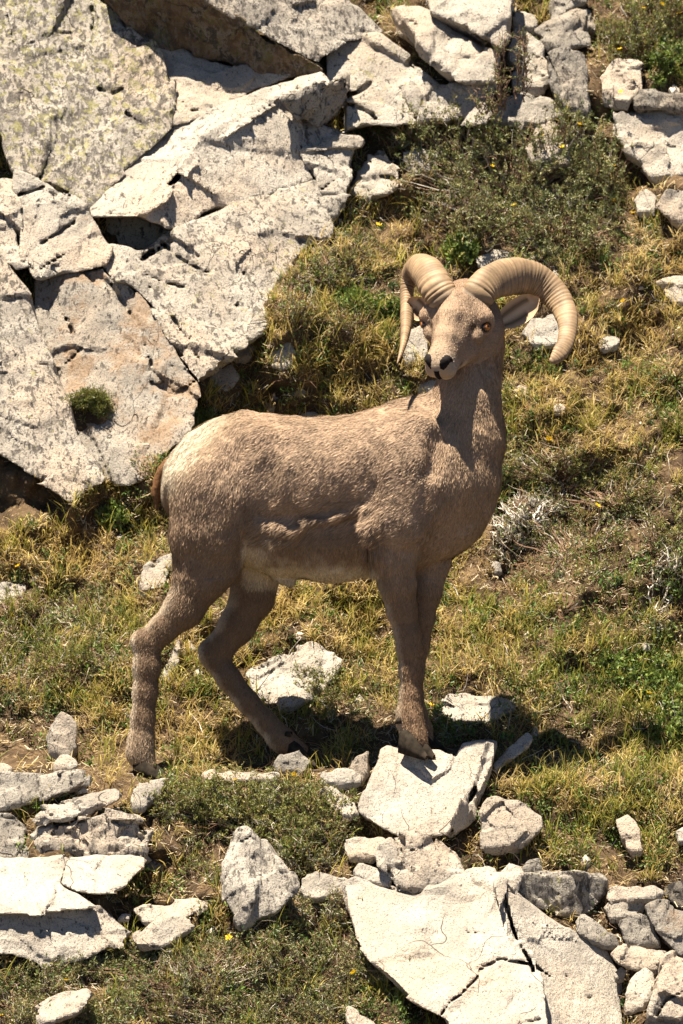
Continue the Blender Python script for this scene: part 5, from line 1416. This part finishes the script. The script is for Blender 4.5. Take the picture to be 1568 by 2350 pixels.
LEAFPAL = {'grey': np.array([[0.075, 0.092, 0.036], [0.105, 0.115, 0.046], [0.15, 0.14, 0.062], [0.055, 0.072, 0.028], [0.17, 0.145, 0.07]]),
           'green': np.array([[0.055, 0.085, 0.018], [0.08, 0.115, 0.022], [0.11, 0.135, 0.03], [0.042, 0.062, 0.018]]),
           'olive': np.array([[0.10, 0.115, 0.03], [0.13, 0.13, 0.04], [0.08, 0.095, 0.028], [0.17, 0.14, 0.05], [0.055, 0.07, 0.022]])}
def shrub(name, label, cat, spots, n_br, per_leaf, pal='grey', leaf=(0.006, 0.011), flowers=(), twigcol=(0.16, 0.10, 0.065), fwd=40, grp=None, dead=0.15, aspect=0.38, rise=0.55, dfix=None, thick=1.0, bleach=0.3):
    """spots: (u, v, ru, rv, weight) patches the crown covers; branches start on the ground behind/below"""
    ground_pt = (lambda a_, b_: P(a_, b_, np.full(np.shape(a_), float(dfix)))) if dfix is not None else globals()['ground_pt']
    w = np.array([s[4] for s in spots], float); w /= w.sum()
    si = RNG.choice(len(spots), n_br, p=w)
    S = np.array(spots, float)[si]
    r = np.sqrt(RNG.random(n_br)) ; a = RNG.uniform(0, 6.283, n_br)
    # uneven outline
    lob = 1 + 0.28 * np.sin(a * 3 + S[:, 0]) * RNG.random(n_br)
    tu_ = S[:, 0] + S[:, 2] * r * lob * np.cos(a); tv_2 = S[:, 1] + S[:, 3] * r * lob * np.sin(a)
    gp = ground_pt(tu_, tv_2)
    bulge = (1 - r ** 2)
    out = (fwd * S0) * (0.15 + 0.85 * bulge) * RNG.uniform(0.3, 1.1, n_br)
    tipp = gp + np.stack([0 * out, -out, 0 * out + 0.25 * out], 1)
    cu = np.array([s[0] for s in spots])[si]; cv_ = np.array([s[1] + s[3] * rise for s in spots])[si]
    root = ground_pt(cu + (tu_ - cu) * 0.45, np.maximum(tv_2 + 8, cv_ + (tv_2 - cv_) * 0.45))
    mid = root * 0.45 + tipp * 0.55 + RNG.normal(0, 0.012, (n_br, 3)) + np.array([0, -0.012, 0.0])
    t = np.linspace(0, 1, 6)[None, :, None]
    path = (1 - t) ** 2 * root[:, None] + 2 * t * (1 - t) * mid[:, None] + t ** 2 * tipp[:, None]
    path = path + RNG.normal(0, 0.0035, path.shape)
    base = np.array([tipp[:, 0].mean(), gp[:, 1].mean(), gp[:, 2].min()])
    thing = empty(name, base); tag(thing, label, cat, grp)
    tcv = np.array(twigcol) * RNG.uniform(0.5, 1.6, n_br)[:, None]
    pale = RNG.random(n_br) < bleach; tcv[pale] = np.array([0.42, 0.37, 0.30]) * RNG.uniform(0.6, 1.2, (int(pale.sum()), 1))
    V1 = twigs(path, thick * RNG.uniform(0.0011, 0.0024, n_br), np.full(n_br, 0.0006 * thick), tcv)
    # side twigs
    m = n_br * 3
    bi = RNG.integers(0, n_br, m); ti = RNG.uniform(0.45, 1.0, m)
    i0 = np.minimum((ti * 5).astype(int), 4); f = (ti * 5 - i0)[:, None]
    bp_ = path[bi, i0] * (1 - f) + path[bi, i0 + 1] * f
    dd = path[bi, i0 + 1] - path[bi, i0]; dd /= np.maximum(np.linalg.norm(dd, axis=1, keepdims=True), 1e-6)
    dd = dd + RNG.normal(0, 0.8, (m, 3)) + np.array([0, -0.3, 0.35]); dd /= np.linalg.norm(dd, axis=1, keepdims=True)
    tp, _ = twig_paths(bp_, RNG.uniform(0.014, 0.042, m), dd, 2, 0.4)
    V2 = twigs(tp, np.full(m, 0.0009 * thick), np.full(m, 0.0004), tcv[bi])
    tvv = np.vstack([V1[0], V2[0]]); tff = np.vstack([V1[1], V2[1] + len(V1[0])]); tcc = np.vstack([V1[2], V2[2]])
    mesh_obj('stems', tvv - base, tff, M_TWIG, thing, np.clip(tcc, 0.01, 0.9), smooth=False, origin=(0, 0, 0))['kind'] = 'stuff'
    # leaves in rosettes along the side twigs
    live = np.where(RNG.random(m) > dead)[0]
    li = np.repeat(live, per_leaf); nl = len(li)
    tt = RNG.uniform(0.2, 1.05, nl); j0 = np.minimum((tt * 2).astype(int), 1); f = (tt * 2 - j0)[:, None]
    lp = tp[li, j0] * (1 - f) + tp[li, j0 + 1] * f + RNG.normal(0, 0.0022, (nl, 3))
    pl_ = LEAFPAL[pal]
    lc = pl_[RNG.integers(0, len(pl_), m)][li] * 0.6 + pl_[RNG.integers(0, len(pl_), nl)] * 0.4
    lc = lc * RNG.uniform(0.65, 1.45, nl)[:, None]
    V3, F3, C3 = leaves(lp, RNG.uniform(leaf[0], leaf[1], nl), lc, aspect=aspect)
    cr = mesh_obj('foliage', V3 - base, F3, M_LEAF, thing, C3, smooth=False, origin=(0, 0, 0))
    cr['kind'] = 'stuff'
    for fu, fv in flowers:
        g = ground_pt(np.array([fu]), np.array([fv]))[0]
        k_ = np.argmin((np.abs(UV(tp[:, -1])[0] - fu) + np.abs(UV(tp[:, -1])[1] - fv)))
        yy = min(g[1] - 0.012, tp[k_, -1, 1] - 0.006)
        add_flower(thing, P(fu, fv, yy / S0), RNG.uniform(0.8, 1.15))
    return thing
GS = 'low shrubs on the slope'
shrub('cinquefoil_shrub', 'large grey green shrub with yellow flowers spreading above the ram', 'shrub', [(1180, 400, 270, 120, 5), (1060, 330, 130, 90, 2), (1290, 330, 130, 90, 2), (1080, 500, 130, 80, 2), (1290, 520, 150, 90, 3), (960, 300, 90, 60, 1), (1380, 420, 80, 100, 1.2)], 900, 11,
      leaf=(0.008, 0.015), dead=0.25,       flowers=[(1130, 380), (1291, 376), (1410, 380), (1440, 415), (1408, 460), (1452, 488), (1085, 290), (1330, 285), (1290, 336), (1245, 312), (1425, 210), (1120, 300), (1180, 470)], fwd=190, grp=GS)
shrub('cinquefoil_shrub', 'tall bare topped shrub stems rising beside the long cliff slab', 'shrub', [(1150, 180, 28, 100, 2), (1195, 150, 30, 90, 2), (1110, 230, 40, 40, 1)], 60, 9, flowers=[], fwd=60, grp=GS, dead=0.4, rise=1.1, dfix=1375, thick=1.5, bleach=0.05)
shrub('cinquefoil_shrub', 'dark shrub with orange yellow flowers in the top right corner', 'shrub', [(1480, 60, 120, 80, 3), (1420, 110, 60, 60, 1), (1540, 20, 100, 70, 2), (1600, 100, 60, 120, 1)], 300, 15, flowers=[(1478, 18), (1520, 8), (1423, 112), (1560, 30), (1500, 22)], fwd=140, grp=GS, pal='olive')
shrub('leafy_plant', 'deep green leafy plant under the top right shrub', 'plant', [(1540, 150, 60, 50, 1), (1610, 160, 60, 60, 1)], 90, 16, pal='green', leaf=(0.009, 0.016), fwd=60, aspect=0.6, dead=0.0)
shrub('cushion_shrub', 'low cushion of small leaved scrub in front of the hind hooves', 'shrub', [(560, 1830, 210, 55, 4), (430, 1840, 110, 50, 2), (700, 1850, 120, 60, 2.5), (620, 1900, 150, 50, 2)], 520, 15, pal='olive', flowers=[(675, 1778), (765, 1772), (540, 1790)], fwd=75, grp=GS)
shrub('cushion_shrub', 'shaded scrub hanging below the hoof rock beside the mottled boulder', 'shrub', [(700, 1950, 120, 60, 2), (790, 1900, 50, 40, 1), (450, 1960, 60, 60, 1), (740, 2090, 110, 60, 2)], 220, 12, pal='grey', fwd=50, grp=GS, dead=0.3)
shrub('heath_scrub', 'brown green scrub filling the bottom left foreground', 'shrub', [(450, 2230, 240, 90, 3), (700, 2230, 180, 100, 3), (600, 2330, 260, 60, 3), (330, 2200, 110, 50, 1), (850, 2210, 70, 60, 0.8)], 1050, 10, pal='grey', flowers=[(528, 2304), (812, 2232), (856, 2190), (890, 2196), (800, 2320), (525, 2152)], fwd=55, grp=GS, dead=0.3)
shrub('heath_scrub', 'dark scrub below the white slabs in the bottom left corner', 'shrub', [(80, 2250, 130, 50, 2), (40, 2330, 120, 50, 1.5), (250, 2330, 90, 40, 1), (200, 2225, 90, 30, 1)], 420, 10, pal='grey', flowers=[(152, 2250), (0, 2330)], fwd=50, grp=GS, dead=0.3)
shrub('small_bush', 'small twiggy bush in front of the broad flat pale rock', 'shrub', [(745, 1570, 60, 60, 2), (770, 1620, 60, 40, 1), (720, 1540, 50, 40, 1)], 90, 13, pal='olive', fwd=60, grp=GS)
shrub('small_bush', 'little green sprig just right of the front hooves', 'shrub', [(1000, 1650, 24, 36, 1), (1040, 1680, 50, 20, 1)], 60, 12, pal='green', fwd=35, flowers=[(990, 1618)], grp=GS)
shrub('twig_tangle', 'tangle of bleached white twigs beside the chest of the ram', 'shrub', [(1210, 1190, 90, 60, 2), (1170, 1230, 60, 50, 1), (1260, 1160, 60, 40, 1)], 130, 5, pal='grey', twigcol=(0.50, 0.46, 0.41), thick=1.7, bleach=0.6, fwd=55, dead=0.6, grp=GS)
shrub('twig_tangle', 'pale curving dead stems at the right edge below mid height', 'shrub', [(1500, 1370, 60, 80, 2), (1540, 1300, 50, 50, 1)], 40, 6, pal='grey', twigcol=(0.50, 0.46, 0.41), thick=1.7, bleach=0.6, fwd=40, dead=0.7, grp=GS)
shrub('heath_scrub', 'brownish scrub on the bank right of the neck', 'shrub', [(1290, 1080, 170, 60, 2), (1420, 1140, 160, 60, 2), (1180, 1060, 60, 50, 1), (1520, 1220, 90, 80, 1.5), (1330, 1250, 150, 80, 1.5)], 620, 9, pal='olive', fwd=35, dead=0.35, grp=GS, flowers=[(1260, 1008), (1372, 1160), (1430, 690)])
shrub('heath_scrub', 'dark green scrub on the slope at the far left', 'shrub', [(60, 1420, 120, 80, 2), (200, 1400, 100, 60, 1.5), (30, 1560, 90, 70, 1), (190, 1520, 110, 40, 1)], 300, 11, pal='olive', fwd=40, dead=0.3, grp=GS, flowers=[(42, 1298), (28, 1410), (40, 1300)])
shrub('heath_scrub', 'brown scrub on the bank just left of the far horn', 'shrub', [(760, 620, 90, 60, 2), (690, 700, 60, 60, 1), (830, 560, 80, 50, 1.5), (800, 730, 90, 40, 1)], 260, 11, pal='olive', fwd=45, dead=0.35, grp=GS, flowers=[(698, 628), (870, 515)])
shrub('heath_scrub', 'sparse scrub with bare twigs behind the rump of the ram', 'shrub', [(390, 1010, 50, 40, 1.5), (330, 1060, 60, 30, 1), (470, 955, 50, 30, 1)], 60, 10, pal='green', fwd=35, dead=0.35, grp=GS, flowers=[(412, 972)])
shrub('leafy_plant', 'glossy leafy plants crowding the right edge of the slope', 'plant', [(1500, 1560, 80, 60, 2), (1540, 1660, 60, 80, 2), (1420, 1540, 70, 40, 1)], 170, 12, pal='green', leaf=(0.010, 0.018), fwd=45, aspect=0.55, dead=0.0, flowers=[(1450, 1595), (1490, 1590)])
shrub('leafy_plant', 'bright green clover patch above the forehead of the ram', 'plant', [(1062, 572, 36, 26, 1)], 46, 14, pal='green', leaf=(0.010, 0.017), fwd=30, aspect=0.7, dead=0.0)
shrub('leafy_plant', 'green rosette at the left below the cliff slab', 'plant', [(262, 1185, 30, 20, 1)], 30, 12, pal='green', leaf=(0.010, 0.017), fwd=26, aspect=0.6, dead=0.0)
shrub('leafy_plant', 'dark green leafy patch left of the far horn', 'plant', [(870, 705, 50, 30, 1), (800, 690, 40, 26, 1)], 80, 12, pal='green', leaf=(0.009, 0.015), fwd=30, aspect=0.6, dead=0.0)
shrub('moss_clump', 'green moss and grass clump wedged in the cliff crack', 'plant', [(200, 922, 46, 11, 2), (225, 938, 26, 10, 1)], 120, 16, pal='olive', leaf=(0.008, 0.018), fwd=26, aspect=0.16, dead=0.0, dfix=862)
shrub('moss_clump', 'mossy cushion between the bright wedge and the large shrub', 'plant', [(850, 285, 46, 20, 1)], 70, 16, pal='olive', leaf=(0.005, 0.010), fwd=30, aspect=0.3, dead=0.0)
shrub('moss_clump', 'bright green moss cushion behind the back of the ram', 'plant', [(462, 965, 36, 22, 1)], 80, 16, pal='green', leaf=(0.005, 0.010), fwd=30, aspect=0.25, dead=0.0)

R('clod of dark soil holding the moss clump in the cliff crack', [(150, 928), (200, 918), (248, 938), (249, 982), (216, 1052), (190, 1004), (160, 965)], lean=0.05, d0=842, T=70, h=0.008, name='soil_clod', mat=M_SOIL, mask=False, cat='soil')
print('TRIS', sum(len(o.data.loop_triangles) or sum(len(p.vertices) - 2 for p in o.data.polygons) for o in scene.objects if o.type == 'MESH'))
